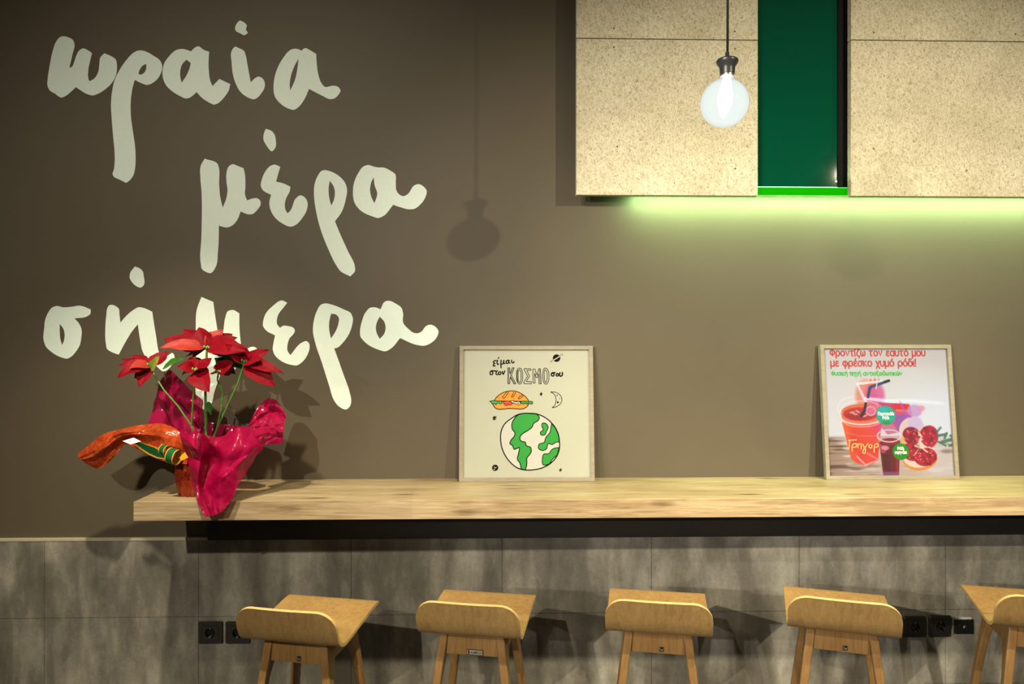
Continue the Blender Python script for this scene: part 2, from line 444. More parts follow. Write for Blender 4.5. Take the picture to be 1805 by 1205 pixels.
# ------------------------------------------------------------------ wall lettering
def zm(ox, oy, s):
    return lambda p: ((ox + p[0] * s, oy + p[1] * s) + tuple(p[2:]))
Z1, Z2 = zm(60, 20, 0.19945), zm(270, 20, 0.19945)
Z3, Z4 = zm(60, 220, 0.19945), zm(340, 220, 0.24377)
Z5, Z6 = zm(60, 450, 0.19945), zm(420, 500, 0.19945)
ID = lambda p: p
c = 1
letters = [
 ('letter', Z1, [[(255,220),(300,228),(345,255),(357,285),(340,380),(312,498,c),(335,490),(352,455),(370,400),(400,345),(430,327),(470,340),(513,370,c),(500,420),(480,520),(480,590),(488,618,c),(530,595),(565,540),(577,470),(585,410),(620,370,c),(680,395),(722,425),(733,480),(725,560),(690,630),(640,680),(560,730),(520,743),(490,738),(370,671,c),(270,752),(245,762),(215,750),(185,727),(140,700),(118,650),(120,600),(140,470),(165,350),(200,260),(228,228)]]),
 ('letter', Z1, [[(945,345),(1000,360),(1060,395),(1110,430),(1132,480),(1115,560),(1060,625),(1000,650),(950,635),(890,605,c),(870,680),(855,800),(857,930),(872,1050),(890,1170),(898,1285),(893,1385),(875,1455),(840,1498),(812,1515,c),(760,1488),(706,1460),(694,1438),(705,1400),(713,1320),(711,1230),(700,1115),(685,930),(680,820),(688,720),(715,600),(760,510),(820,425),(880,365),(915,348)],
   [(992,463,c),(990,510),(975,540),(945,558),(922,553,c),(935,515),(960,480)]]),
 ('letter', Z1, [[(1305,332),(1350,340),(1387,353,c),(1430,315),(1448,309),(1500,340),(1548,357,c),(1543,440),(1545,530),(1560,620),(1578,660,c),(1638,597,c),(1735,643,c),(1720,700),(1680,760),(1620,815),(1590,824),(1560,812),(1480,760),(1437,713,c),(1370,765),(1340,770),(1310,758),(1220,705),(1165,650),(1140,590),(1135,530),(1155,450),(1200,390),(1250,345)],
   [(1348,427,c),(1385,457,c),(1375,500),(1345,570),(1304,630,c),(1292,570),(1295,510),(1315,460)]]),
 ('accent_mark', Z2, [[(765,79,c),(800,95),(828,125),(820,158),(838,190,c),(805,210),(770,195),(728,168),(724,145),(740,105)]]),
 ('letter', Z2, [[(725,310,c),(770,330),(803,350),(818,390),(835,480),(862,627,c),(905,587),(930,576),(965,592),(985,625),(985,670),(955,725),(910,770),(885,777),(860,770),(770,710),(735,650),(705,560),(693,450),(690,360),(702,333)]]),
 ('letter', Z2, [[(1255,330),(1290,337),(1311,348,c),(1335,327),(1350,325),(1375,337),(1441,376,c),(1445,450),(1460,560),(1485,630),(1520,668),(1560,662),(1600,657),(1640,672),(1655,700),(1635,740),(1600,770),(1560,775),(1500,748),(1378,685,c),(1340,770),(1290,840),(1240,870),(1200,860),(1110,800),(1075,750),(1064,690),(1070,600),(1095,510),(1150,410),(1200,350),(1225,335)],
   [(1285,418,c),(1275,500),(1255,600),(1211,700,c),(1207,640),(1220,560),(1250,480)]]),
 ('letter', Z4, [[(85,244,c),(180,285),(188,310),(190,420),(198,520),(216,598,c),(240,535),(250,480),(243,410),(243,350),(260,300),(290,284),(320,295),(367,313,c),(378,370),(380,440),(378,510),(393,546,c),(430,532),(465,531),(488,550),(490,575),(465,615),(430,645),(405,647),(345,626,c),(325,680),(280,730),(250,741),(220,738),(188,728,c),(187,830),(180,930),(168,1020),(125,1072),(100,1065),(65,1040),(58,1010),(62,800),(62,480),(54,380),(57,295)]]),
 ('accent_mark', Z4, [[(527,28,c),(570,45),(588,65),(600,120),(600,155),(573,191),(530,145),(510,105),(513,65)]]),
 ('letter', Z4, [[(590,287),(632,303,c),(615,360),(602,410,c),(660,425),(705,447,c),(700,480),(675,530),(665,570),(670,615),(684,639,c),(700,625),(750,525),(775,509),(810,525),(829,560),(825,610),(790,675),(740,725),(715,735),(640,708),(590,665),(560,610),(553,560),(565,506,c),(505,470),(492,445),(500,390),(525,335),(560,297)]]),
 ('letter', Z4, [[(950,327),(985,333),(1050,365),(1095,410),(1114,460),(1105,540),(1075,630),(1027,697,c),(1070,800),(1120,910),(1172,1030),(1172,1055),(1138,1095,c),(1065,1055),(1040,1020),(980,900),(925,760),(890,620),(876,510),(880,430),(905,365),(930,333)],
   [(990,403,c),(1020,450),(1027,490),(1020,540),(1001,584,c),(985,520),(982,455)]]),
 ('letter', Z4, [[(1265,290),(1310,302),(1345,308),(1370,307),(1430,332),(1462,355),(1467,420),(1472,475),(1500,508),(1525,515),(1550,503),(1605,435),(1630,428),(1670,448),(1690,475),(1680,525),(1650,570),(1600,607),(1560,610),(1500,595),(1448,578,c),(1375,660),(1340,673),(1300,662),(1205,612),(1170,565),(1157,490),(1165,420),(1195,350),(1235,300)],
   [(1307,379,c),(1315,440),(1333,495),(1325,535),(1312,566,c),(1290,520),(1281,465),(1290,415)]]),
 ('letter', Z5, [[(195,447),(260,458),(340,452),(405,444),(440,452),(501,478,c),(498,515),(475,535),(358,556,c),(400,605),(420,655),(417,730),(405,790),(370,850),(320,900),(290,912),(255,905),(150,850),(105,805),(84,745),(90,640),(98,570),(125,505),(160,460)],
   [(227,605,c),(260,650),(270,695),(265,750),(248,792,c),(232,735),(227,660)]]),
 ('accent_mark', Z5, [[(890,97,c),(935,115),(960,140),(970,190),(976,240),(965,270),(940,284),(905,272),(865,235),(845,195),(848,160)]]),
 ('letter', Z5, [[(683,436),(725,450),(748,470),(755,520),(763,593,c),(800,550),(880,480),(925,458),(965,463),(1045,497,c),(1060,600),(1080,720),(1098,835),(1120,905,c),(1180,885),(1225,862),(1240,885),(1225,950),(1180,1010),(1150,1025),(1090,985),(1040,930),(1000,912),(965,860),(940,760),(917,608,c),(860,680),(800,780),(748,877,c),(690,855),(645,825),(635,780),(630,640),(640,520),(648,465),(665,440)]]),
 ('letter', ID, [[(355,523,c),(376,532,c),(379,554),(384,585),(388,608,c),(394,580),(397,560),(402,548),(410,546),(422,552,c),(422,575),(424,600),(428,622,c),(440,612),(448,611),(455,617),(452,630),(440,640),(425,636,c),(415,650),(402,660),(390,657,c),(378,690),(372,712),(362,722),(350,715),(346,700),(346,640),(345,580),(347,545)]]),
 ('letter', Z6, [[(390,147),(433,168,c),(400,210),(355,270),(341,320),(343,355),(368,388,c),(400,370),(430,372),(495,398),(500,415),(490,440),(455,480),(435,540),(435,590),(460,630,c),(570,515),(600,506),(625,525),(630,565),(610,630),(560,695),(515,721),(480,718),(360,668),(320,625),(305,580),(312,520),(325,456,c),(245,410),(220,375),(222,320),(245,260),(300,200)]]),
 ('letter', Z6, [[(770,173),(820,182),(930,225),(995,260),(1012,300),(1005,370),(975,450),(920,525),(880,562),(848,571,c),(880,660),(930,800),(985,960),(998,1030),(990,1075),(960,1108),(880,1075),(850,1035),(800,890),(740,700),(680,520),(660,420),(665,340),(695,240),(730,185)],
   [(820,264,c),(865,272),(888,300),(885,350),(865,410),(819,483,c),(803,400),(805,330)]]),
 ('letter', Z6, [[(1190,207),(1230,213),(1256,226,c),(1300,155),(1320,150),(1400,180),(1440,210),(1455,250),(1460,350),(1500,395),(1545,430),(1580,437),(1610,428),(1665,370),(1690,361),(1745,382),(1769,420),(1755,470),(1700,525),(1640,547),(1580,540),(1430,480,c),(1345,575),(1300,596),(1240,582),(1120,515),(1080,465),(1076,420),(1090,340),(1130,245),(1165,212)],
   [(1250,290,c),(1290,335),(1302,385),(1290,440),(1250,487,c),(1222,430),(1216,385),(1225,340)]]),
]
lettering = empty('wall_lettering', V(420, 720, 0), 0,
    'white handwritten Greek lettering in three slanting lines on the brown wall', 'lettering')
for nm, z, loops in letters:
    L = [smooth_loop([z(p) for p in lp]) for lp in loops]
    mb = MB()
    mb.poly2(L, lambda p: V(p[0], p[1], -0.0012))
    for lp in L:
        k = len(lp)
        mb.add([V(p[0], p[1], -0.0012) for p in lp] + [V(p[0], p[1], 0.0) for p in lp],
               [(i, (i + 1) % k, k + (i + 1) % k, k + i) for i in range(k)])
    mb.build(nm, M['letter'], lettering, world=True)

# ------------------------------------------------------------------ wood wool cladding and green light box
PF, PT = -0.100, 0.030
def board(px0, px1, py0, py1, label, screws):
    a, b = V(px0, py1, PF), V(px1, py0, PF)
    zc = 1176 if px0 < 1200 else 1660
    a.z, b.z = V(zc, py1, PF).z, V(zc, py0, PF).z
    root = empty('wood_wool_board', (a.x, PF + PT, a.z), 0, label, 'wall panel', 'wood wool boards hung high on the wall')
    mb = MB(); mb.box(a.x, b.x, PF, PF + PT, a.z, b.z)
    mb.build('board', M['wool'], root, world=True, bevel=0.002)
    for sx, sy in screws:
        p = V(sx, sy, PF)
        MB().lathe((p.x, PF - 0.0006, p.z), [(0.0, 0), (0.0035, 0.0002), (0.004, 0.0012)], 12, axis=(0, 1, 0)).build('screw', M['screw'], root, world=True)
board(1016, 1336, -260, 68.3, 'beige wood wool board behind the hanging bulb, cut off by the top of the photo', [(1082, 50), (1295, 55)])
board(1016, 1336, 69.6, 344, 'large beige wood wool board directly behind the lit hanging bulb', [(1082, 83), (1296, 86), (1088, 258), (1296, 297)])
board(1500, 2060, -260, 71.3, 'beige wood wool board at the top right corner, right of the green glass', [(1540, 57), (1790, 60)])
board(1500, 2060, 72.6, 346, 'large beige wood wool board right of the green glass, lit from below', [(1704, 300), (1540, 262)])

ga, gb = V(1110, 345, -0.06), V(2050, 345, -0.06)
GZ = V(1400, 345, -0.06).z
gtop = V(1400, -260, -0.05).z
lb = empty('light_box', (ga.x, -0.03, GZ), 0, 'dark green glass light box with glowing lime lower edge between the wood wool boards', 'light box')
M['greenback'] = N('green_acrylic').set((0.0, 0.055, 0.028), 0.022, spec=0.4, coat=0.0).mat
M['gloss_black'] = plain('matt_black_metal', (0.004, 0.004, 0.004), 0.7, spec=0.1)
def emit(name, color, strength):
    m = N(name); e = m.n('ShaderNodeEmission'); e.inputs[0].default_value = (*color, 1); e.inputs[1].default_value = strength
    m.l(e.outputs[0], m.out.inputs[0]); return m.mat
M['lime'] = plain('lime_acrylic_edge', (0.002, 0.08, 0.0), 0.6, spec=0.0, emit=(0.006, 0.42, 0.0), es=0.9)
M['limelight'] = emit('lime_led_strip', (0.58, 1.0, 0.44), 155.0)
M['led'] = emit('white_led', (1.0, 0.97, 0.85), 3.0)
zl = V(1400, 331, -0.06).z
MB().box(ga.x, gb.x, -0.060, -0.012, zl + 0.004, gtop).build('glass_panel', M['greenback'], lb, world=True, bevel=0.001)
MB().box(ga.x, gb.x, -0.066, -0.0605, GZ + 0.002, zl).build('acrylic_edge', M['lime'], lb, world=True, bevel=0.001)
MB().box(ga.x + 0.02, gb.x, -0.0600, -0.040, GZ + 0.008, GZ + 0.011).build('led_strip', M['limelight'], lb, world=True)
q0, q1 = V(1475, 330, -0.056), V(1499, 330, -0.056)
MB().box(q0.x, q1.x, -0.066, -0.0605, zl + 0.002, gtop).build('frame_post', M['gloss_black'], lb, world=True, bevel=0.001)  # black strip standing in for the shade between glass and right board
p = V(1473, 320, -0.056)
MB().lathe((p.x, -0.0601, p.z), [(0.0035, 0), (0.003, 0.002), (0.0008, 0.004)], 12, axis=(0, -1, 0)).build('diode', M['led'], lb, world=True)  # glowing dot standing in for a sparkle reflected in the glass

# ------------------------------------------------------------------ pendant bulb
PY = -0.90
pc = V(1282, 131, PY)
S_ = (PY + DIST) / F_PX
pend = empty('pendant_lamp', pc, 0, 'hanging lamp with a big lit globe bulb on a black cord', 'pendant lamp')
M['bakelite'] = plain('black_lampholder', (0.020, 0.022, 0.026), 0.38)
M['cord'] = plain('black_cord', (0.006, 0.006, 0.006), 0.7)
M['brass'] = plain('lamp_cap_metal', (0.75, 0.68, 0.5), 0.3, metal=1.0)
top = V(1284, -330, PY)
hold_top = V(1282.4, 92, PY)
MB().tube([top, top.lerp(hold_top, 0.5), hold_top], 2.2 * S_, 10).build('cord', M['cord'], pend, world=True, smooth=True)
prof = [(2.6, 40), (3.4, 39), (3.6, 33), (4.6, 31), (10, 29), (17, 26.5), (19.2, 24), (19.2, 21.5), (17.5, 18), (14.4, 14), (13.2, 10), (12.9, 0), (11.5, 0)]
MB().lathe(pc, [(r * S_, h * S_) for r, h in prof], 40).build('lampholder', M['bakelite'], pend, world=True, smooth=True, sharp=40)
bc = V(1277.4, 181.5, PY)
ax = (bc - pc).normalized()
Rb = 42.4 * S_
Lb = (bc - pc).length
bp = [(10.5 * S_, 0.0), (10.8 * S_, 3 * S_), (13.5 * S_, 8 * S_)]
for k in range(28):
    a = R(28 + k * (180 - 28) / 27.0)
    bp.append((max(Rb * math.sin(a), 1e-4), Lb - Rb * math.cos(a)))
m = N('glowing_bulb_glass')
tp = m.n('ShaderNodeBsdfTransparent'); tp.inputs[0].default_value = (0.95, 0.97, 0.97, 1)
em = m.n('ShaderNodeEmission'); em.inputs[0].default_value = (0.92, 1.0, 0.96, 1); em.inputs[1].default_value = 1.0
x1 = m.n('ShaderNodeMixShader', i_0=0.76); m.l(tp.outputs[0], x1.inputs[1]); m.l(em.outputs[0], x1.inputs[2])
gl = m.n('ShaderNodeBsdfGlossy'); gl.inputs['Roughness'].default_value = 0.05
fr = m.n('ShaderNodeFresnel', i_IOR=1.4)
gm = m.n('ShaderNodeNewGeometry')
x2 = m.n('ShaderNodeMixShader'); m.l(m.math('MULTIPLY', fr.outputs[0], m.math('SUBTRACT', 1.0, gm.outputs['Backfacing'])), x2.inputs[0]); m.l(x1.outputs[0], x2.inputs[1]); m.l(gl.outputs[0], x2.inputs[2])
m.l(x2.outputs[0], m.out.inputs[0])
MB().lathe(pc, bp, 48, axis=ax, caps=False).build('glass_globe', m.mat, pend, world=True, smooth=True)
MB().lathe(pc, [(11 * S_, -2 * S_), (11 * S_, 4 * S_), (8 * S_, 6 * S_)], 32, axis=ax).build('bulb_cap', M['brass'], pend, world=True, smooth=True, sharp=40)
M['filament'] = emit('glowing_filament', (1.0, 0.98, 0.92), 6.0)
fil = MB()
fil.lathe(pc + ax * (6 * S_), [(7 * S_, 0), (9 * S_, 14 * S_), (13 * S_, 30 * S_), (13 * S_, 46 * S_), (9 * S_, 58 * S_), (5 * S_, 66 * S_), (3 * S_, 72 * S_)], 20, axis=ax)
fil.build('filament', M['filament'], pend, world=True, smooth=True)
pl = bpy.data.lights.new('bulb_glow', 'POINT'); pl.energy = 9; pl.color = (1, 0.88, 0.62); pl.shadow_soft_size = 0.05
po = bpy.data.objects.new('bulb_glow', pl); po.location = bc; COL.objects.link(po)
po.location = bc - Vector((0, 0, 0))

# ------------------------------------------------------------------ counter
CT = 1.055
cl = V(235, 882, -0.40)
CD = 0.40
ctr = empty('wall_counter', (cl.x, -CD / 2, CT - 0.066), 0, 'long thick oak bar counter fixed along the brown wall above the stools', 'counter')
mb = MB(); mb.box(cl.x, 3.6, -CD, -0.0015, CT - 0.066, CT)
mb.build('counter_board', M['oak'], ctr, world=True, bevel=0.0015)
mb = MB(); mb.box(xe + 0.002, 3.6, -0.028, -0.0165, TILE_TOP + 0.0125, CT - 0.0665)
mb.box(xe + 0.002, 3.6, -0.020, -0.0162, TILE_TOP + 0.002, TILE_TOP + 0.013)
mb.build('support_rail', M['steel'], ctr, world=True, bevel=0.001)

# ------------------------------------------------------------------ posters
def poster_frame(px0, px1, pyb, yb, lean, label, group='framed posters on the counter', side=0.5305, yaw=0.0):
    a, b = V(px0, pyb, yb), V(px1, pyb, yb)
    w = (b - a).length
    root = empty('framed_poster', ((a.x + b.x) / 2, yb, CT + 0.0006), yaw, label, 'framed poster')
    root.rotation_euler = (-lean, 0, yaw)
    h = w * 1.003
    fw, fd = 0.0155, 0.022
    mb = MB()
    # local frame: x right, z up along the frame, front face at y = 0, body behind (+y)
    o = [(-w/2, 0), (w/2, 0), (w/2, h), (-w/2, h)]
    i_ = [(-w/2 + fw, fw), (w/2 - fw, fw), (w/2 - fw, h - fw), (-w/2 + fw, h - fw)]
    for k in range(4):
        n = (k + 1) % 4
        mb.hexa([(*o[k][:1], 0, o[k][1]), (o[n][0], 0, o[n][1]), (i_[n][0], 0, i_[n][1]), (i_[k][0], 0, i_[k][1]),
                 (o[k][0], fd, o[k][1]), (o[n][0], fd, o[n][1]), (i_[n][0], fd, i_[n][1]), (i_[k][0], fd, i_[k][1])])
    mb.build('frame', M['frame'], root, bevel=0.0008)
    MB().box(-w/2 + fw, w/2 - fw, 0.0108, 0.017, fw, h - fw).build('backing', M['backing'], root)
    MB().box(-w/2 + fw, w/2 - fw, 0.0040, 0.0055, fw, h - fw).build('glass', M['pane'], root)
    return root, w, h, fw

class Art:
    """flat print in the frame: layers of ink on one sheet"""
    def __init__(s, to_uv, w, h, fw):
        s.mb = MB(); s.lay = 0; s.uv = to_uv; s.w = w; s.h = h; s.fw = fw; s.mats = []
    def mi(s, m):
        if m not in s.mats: s.mats.append(m)
        return s.mats.index(m)
    def p3(s, p):
        u, v = s.uv(p)
        return (-s.w/2 + s.fw + u * (s.w - 2*s.fw), 0.0100 - 0.00005 * s.lay, s.fw + v * (s.h - 2*s.fw))
    def fill(s, pts, m, smooth=True, holes=()):
        s.lay += 0.25
        L = [smooth_loop(pts) if smooth else pts] + [smooth_loop(h) for h in holes]
        s.mb.poly2(L, s.p3, s.mi(m))
    def line(s, pts, w, m, smooth=True, closed=False):
        s.lay += 0.25
        v, f = stroke_poly(pts, w, smooth, closed)
        s.mb.add([s.p3(p) for p in v], f, s.mi(m))
    def dot(s, x, y, r, m, ry=None):
        s.fill([(x + r * math.cos(a * math.pi / 8), y + (ry or r) * math.sin(a * math.pi / 8)) for a in range(16)], m, False)
    def text(s, txt, x, y, width, size, m, bold=0.0, fit=True, center=False):
        v, f = text_mesh(txt, size, bold)
        x0, x1 = min(q[0] for q in v), max(q[0] for q in v)
        k = width / (x1 - x0) if fit else 1.0
        s.lay += 0.25
        s.mb.add([s.p3((x + (q[0] - x0) * k, y - q[1])) for q in v], f, s.mi(m))

# --- poster with the sandwich and the globe (coordinates of a close view of the sheet)
root, w, h, fw = poster_frame(809, 1048.5, 848, -0.079, R(5.95),
    'framed cream poster with a drawn sandwich and green globe standing on the counter')
A = Art(lambda p: ((p[0] - 135) / 1020.0, (1117 - p[1]) / 1022.0), w, h, fw)
B_ = M['black']
A.fill([(135, 94), (1155, 94), (1155, 1117), (135, 1117)], M['paper'], False)
Q = lambda pts: [((850 + p[0] * 0.09956 - 790) / 0.2157, (615 + p[1] * 0.09956 - 600) / 0.2157) + tuple(p[2:]) for p in pts]
def pen(pts, w_=26, closed=False, smooth=True): A.line(Q(pts), w_ * 0.4616, B_, smooth, closed)
def ink(pts, m_, smooth=True): A.fill(Q(pts), m_, smooth)
# small handwriting
pen([(262,245),(225,250),(215,280),(240,292),(222,305),(212,335),(245,335)], 22)
pen([(287,235),(280,290),(292,312),(305,305)], 22); pen([(308,188),(302,205)], 20)
pen([(350,235),(345,300),(350,370)], 22); pen([(348,300),(375,305),(398,240)], 22); pen([(400,245),(400,285),(415,300)], 20)
pen([(480,235),(445,250),(440,290),(470,290),(490,240)], 22); pen([(492,240),(490,280),(508,290)], 20)
pen([(535,235),(540,275),(560,285),(580,262)], 22)
pen([(245,425),(165,432),(160,485),(190,488),(205,450),(180,432)], 22)
pen([(275,425),(250,430)], 20); pen([(268,430),(262,480),(285,492)], 22); pen([(240,430),(290,425)], 20)
pen([(325,440),(300,460),(315,490),(345,475),(345,450),(325,440)], 22)
pen([(372,435),(385,485),(415,425)], 22)
pen([(1300,455),(1240,465),(1240,510),(1270,515),(1280,480),(1255,465)], 24)
pen([(1335,470),(1318,495),(1335,518),(1360,500),(1350,475),(1335,470)], 24)
pen([(1385,460),(1378,505),(1400,520),(1425,500),(1428,455)], 26)
# outlined capitals
o_ = 12
pen([(468,370,1),(500,370,1),(503,480,1),(545,370,1),(580,370,1),(530,500,1),(608,650,1),(575,655,1),(508,530,1),(500,650,1),(468,650,1)], o_, True)
pen([(482,380),(484,640)], 8); pen([(560,380),(515,500),(590,645)], 8)
pen([(670,375),(700,385),(722,440),(728,520),(718,610),(685,655),(655,650),(628,600),(618,520),(626,430),(650,382)], o_, True)
pen([(672,402),(692,430),(700,520),(690,610),(672,632),(655,605),(648,520),(655,430)], o_, True)
pen([(640,400),(632,520),(642,620)], 10)
pen([(757,385,1),(875,390,1),(875,415,1),(800,412,1),(850,520,1),(790,612,1),(882,615,1),(880,652,1),(748,648,1),(752,615,1),(815,520,1),(757,410,1)], o_, True)
pen([(908,395,1),(945,390,1),(978,500,1),(1015,385,1),(1040,388,1),(1055,650,1),(1015,652,1),(1008,470,1),(985,545,1),(965,540,1),(940,460,1),(945,640,1),(912,640,1)], o_, True)
pen([(1025,400),(1035,640)], 9)
pen([(1125,375),(1158,388),(1185,440),(1192,530),(1178,615),(1145,658),(1115,650),(1090,600),(1080,510),(1088,430),(1105,385)], o_, True)
pen([(1125,405),(1148,430),(1160,520),(1150,600),(1135,632),(1115,600),(1108,510),(1112,430)], o_, True)
# ringed planet
A.dot(*Q([(1328, 200)])[0], 31, B_)
A.line(Q([(1232,258),(1330,200),(1425,138)]), 13, B_); A.line(Q([(1235,256),(1330,203),(1422,140)]), 8, M['paper'])
# sandwich
bun = [(225,950,1),(260,900),(330,835),(430,790),(530,775),(630,790),(720,835),(790,890),(838,960,1)]
ink(bun, M['orange_ink'])
pen(bun + [(225,950,1)], 15, False)
low = [(208,1010,1),(235,1060),(280,1088),(400,1090),(480,1082),(600,1086),(740,1085),(800,1050),(835,1005,1),(700,985,1),(500,990,1),(330,985,1)]
ink(low, M['orange_ink']); pen(low[:9], 15)
let1 = [(145,955,1),(200,945),(290,955),(360,960),(365,985),(330,1000),(290,985),(255,1018),(240,995),(190,1000),(175,975)]
ink(let1, M['dgreen_ink']); pen(let1, 12, True)
let2 = [(690,970),(760,955),(830,960),(895,965),(902,990),(870,1008),(840,985),(800,1010),(780,990),(740,1005),(700,990)]
ink(let2, M['green_ink']); pen(let2, 12, True)
tom = [(380,960,1),(515,965),(545,1000),(510,1022),(485,1015),(450,1030),(410,1015)]
ink(tom, M['red_ink']); pen(tom, 12, True); pen([(400,985),(450,1005),(500,985)], 7)
chs = [(510,960,1),(560,940),(610,965),(660,960),(690,985),(665,1020),(610,1000),(550,985)]
ink(chs, M['white']); pen(chs, 12, True); A.dot(*Q([(575,965)])[0], 5, B_); A.dot(*Q([(650,990)])[0], 5, B_)
for cut in ([(445,800),(400,850),(375,890),(390,905),(420,885),(455,835),(480,795)], [(570,800),(550,845),(530,880),(550,885),(580,850),(605,800)], [(715,845),(660,890),(650,915),(680,905),(740,860)]):
    pen(cut, 12)
for x_, y_ in ((315,895),(355,860),(478,880),(503,830),(572,902),(625,875),(668,848)): A.dot(*Q([(x_, y_)])[0], 4.5, M['red_ink'])
# star and moon
pen([(1048,805),(1055,855)], 16); pen([(1032,830),(1070,828)], 16); pen([(1040,850),(1060,812)], 12)
moon = [(1215,795,1),(1280,795),(1350,820),(1405,880),(1415,940),(1380,1010),(1310,1055),(1240,1072,1),(1285,1030),(1310,960),(1305,880),(1270,825)]
pen(moon, 11, True)
for x_, y_, r_ in ((1333,855,5),(1378,910,4),(1342,975,8)): A.dot(*Q([(x_, y_)])[0], r_, B_)
# globe
globe = [(665,608),(720,612),(790,640),(850,690),(890,750),(908,830),(905,900),(880,960),(830,1010),(760,1045),(690,1058),(630,1058),(570,1042),(515,1000),(470,940),(445,880),(435,810),(440,750),(470,690),(520,650),(570,620),(615,609)]
A.fill(globe, M['white'])
land1 = [(570,625),(615,609),(670,610),(735,622),(747,640),(740,662),(700,690),(690,715),(655,745),(620,765),(592,795),(592,820),(605,832),(632,838),(640,865),(675,880),(680,915),(660,945),(645,965),(645,1000),(638,1040),(630,1056),(605,1050),(590,1005),(570,975),(578,930),(583,880),(565,888),(545,895),(530,865),(510,850),(520,820),(545,790),(550,765),(530,735),(525,700),(540,660)]
A.fill(land1, M['green_ink']); A.line(land1, 8, B_, True, True)
land2 = [(770,690),(800,690),(818,722),(805,750),(790,780),(760,780),(755,762),(778,740),(768,712)]
A.fill(land2, M['green_ink']); A.line(land2, 7, B_, True, True)
land3 = [(845,690,1),(880,735),(903,800),(906,838,1),(880,840),(850,858),(820,850),(800,895),(770,905),(738,885),(745,855),(785,840),(800,800),(830,765)]
A.fill(land3, M['green_ink']); A.line(land3, 7, B_, True, True)
land4 = [(905,880,1),(890,940,1),(850,975),(825,1010),(775,1018),(770,970),(780,935),(820,930),(850,895)]
A.fill(land4, M['green_ink']); A.line(land4, 7, B_, True, True)
A.line(globe, 9, B_, True, True)
# little marks
A.line([(385,632),(385,660)], 7, B_); A.line([(372,645),(400,640)], 7, B_); A.line([(376,658),(396,632)], 6, B_); A.line([(378,634),(396,656)], 6, B_)
A.line([(915,1050),(912,1072)], 6, B_); A.line([(905,1058),(924,1062)], 6, B_); A.line([(908,1068),(922,1052)], 5, B_)
A.dot(391, 1040, 25, B_); A.line([(383,1032),(392,1042),(400,1036)], 4, M['white']); A.line([(380,1048),(388,1055)], 4, M['white'])
A.mb.build('print', A.mats, root)

# --- poster with the juices
root, w, h, fw = poster_frame(1457, 1692, 848, -0.079, R(5.95),
    'framed poster with a photo of red juices under a red Greek title')
GW = 270
xx, yy = np.meshgrid((np.arange(2 * GW) + 0.5) / (2 * GW) * 1008 + 158, (np.arange(2 * GW) + 0.5) / (2 * GW) * 1024 + 94)
img = np.zeros((2 * GW, 2 * GW, 3))
rng = np.random.default_rng(3)
def vnoise(sx, sy, seed):
    r = np.random.default_rng(seed).random((40, 40))
    gx, gy = (xx / sx) % 39, (yy / sy) % 39
    ix, iy = gx.astype(int), gy.astype(int); fx, fy = gx - ix, gy - iy
    fx, fy = fx * fx * (3 - 2 * fx), fy * fy * (3 - 2 * fy)
    return (r[iy, ix] * (1 - fx) + r[iy, ix + 1] * fx) * (1 - fy) + (r[iy + 1, ix] * (1 - fx) + r[iy + 1, ix + 1] * fx) * fy
def put(mask, col, alpha=1.0):
    a = np.clip(mask * alpha, 0, 1)[..., None]
    col = np.array(col, float) / 255.0
    img[:] = img * (1 - a) + col * a
def ell(cx, cy, rx, ry, soft=4, rot=0.0):
    ca, sa = math.cos(R(rot)), math.sin(R(rot))
    X, Y = xx - cx, yy - cy
    d = np.sqrt(((X * ca + Y * sa) / rx) ** 2 + ((-X * sa + Y * ca) / ry) ** 2)
    return np.clip((1 - d) * min(rx, ry) / soft + 0.5, 0, 1)
def ring(cx, cy, rx, ry, w_, soft=3, rot=0):
    return np.clip(ell(cx, cy, rx + w_ / 2, ry + w_ / 2, soft, rot) - ell(cx, cy, rx - w_ / 2, ry - w_ / 2, soft, rot), 0, 1)
def pol(pts):
    inside = np.zeros(xx.shape, bool); n = len(pts)
    for i in range(n):
        (x1_, y1_), (x2_, y2_) = pts[i], pts[(i + 1) % n]
        if y1_ == y2_: continue
        c_ = ((y1_ > yy) != (y2_ > yy)) & (xx < (x2_ - x1_) * (yy - y1_) / (y2_ - y1_) + x1_)
        inside ^= c_
    return inside.astype(float)
def ln(pts, w_, soft=3):
    m_ = np.zeros(xx.shape)
    for (x1_, y1_), (x2_, y2_) in zip(pts[:-1], pts[1:]):
        dx, dy = x2_ - x1_, y2_ - y1_
        t = np.clip(((xx - x1_) * dx + (yy - y1_) * dy) / (dx * dx + dy * dy + 1e-9), 0, 1)
        d = np.hypot(xx - x1_ - t * dx, yy - y1_ - t * dy)
        m_ = np.maximum(m_, np.clip((w_ / 2 - d) / soft + 0.5, 0, 1))
    return m_
sk = lambda y_: (y_ - 94) / 1022.0 * 49            # the sheet leans: undo its slant
D_ = lambda pts: [(p[0] - sk(p[1]), p[1]) for p in pts]
# backdrop and table
tl = np.clip((yy - 94) / 700, 0, 1)[..., None]
img[:] = (np.array((222, 214, 202)) * (1 - tl) + np.array((232, 226, 220)) * tl) / 255
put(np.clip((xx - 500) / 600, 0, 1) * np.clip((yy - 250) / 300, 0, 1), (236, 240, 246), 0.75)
tb = np.clip((yy - 790) / 60, 0, 1)
put(tb, (206, 178, 158)); put(tb * np.clip(1 - (xx - 160) / 420, 0, 1), (150, 116, 92), 0.75)
put(tb * np.clip((vnoise(130, 14, 5) - 0.55) * 4, 0, 1) * np.clip(1.1 - (xx - 160) / 500, 0, 1), (84, 58, 44), 0.8)
put(tb * np.clip((vnoise(170, 20, 9) - 0.6) * 4, 0, 1), (238, 224, 212), 0.7)
put(np.clip((xx - 820) / 200, 0, 1) * tb, (226, 214, 208), 0.6)
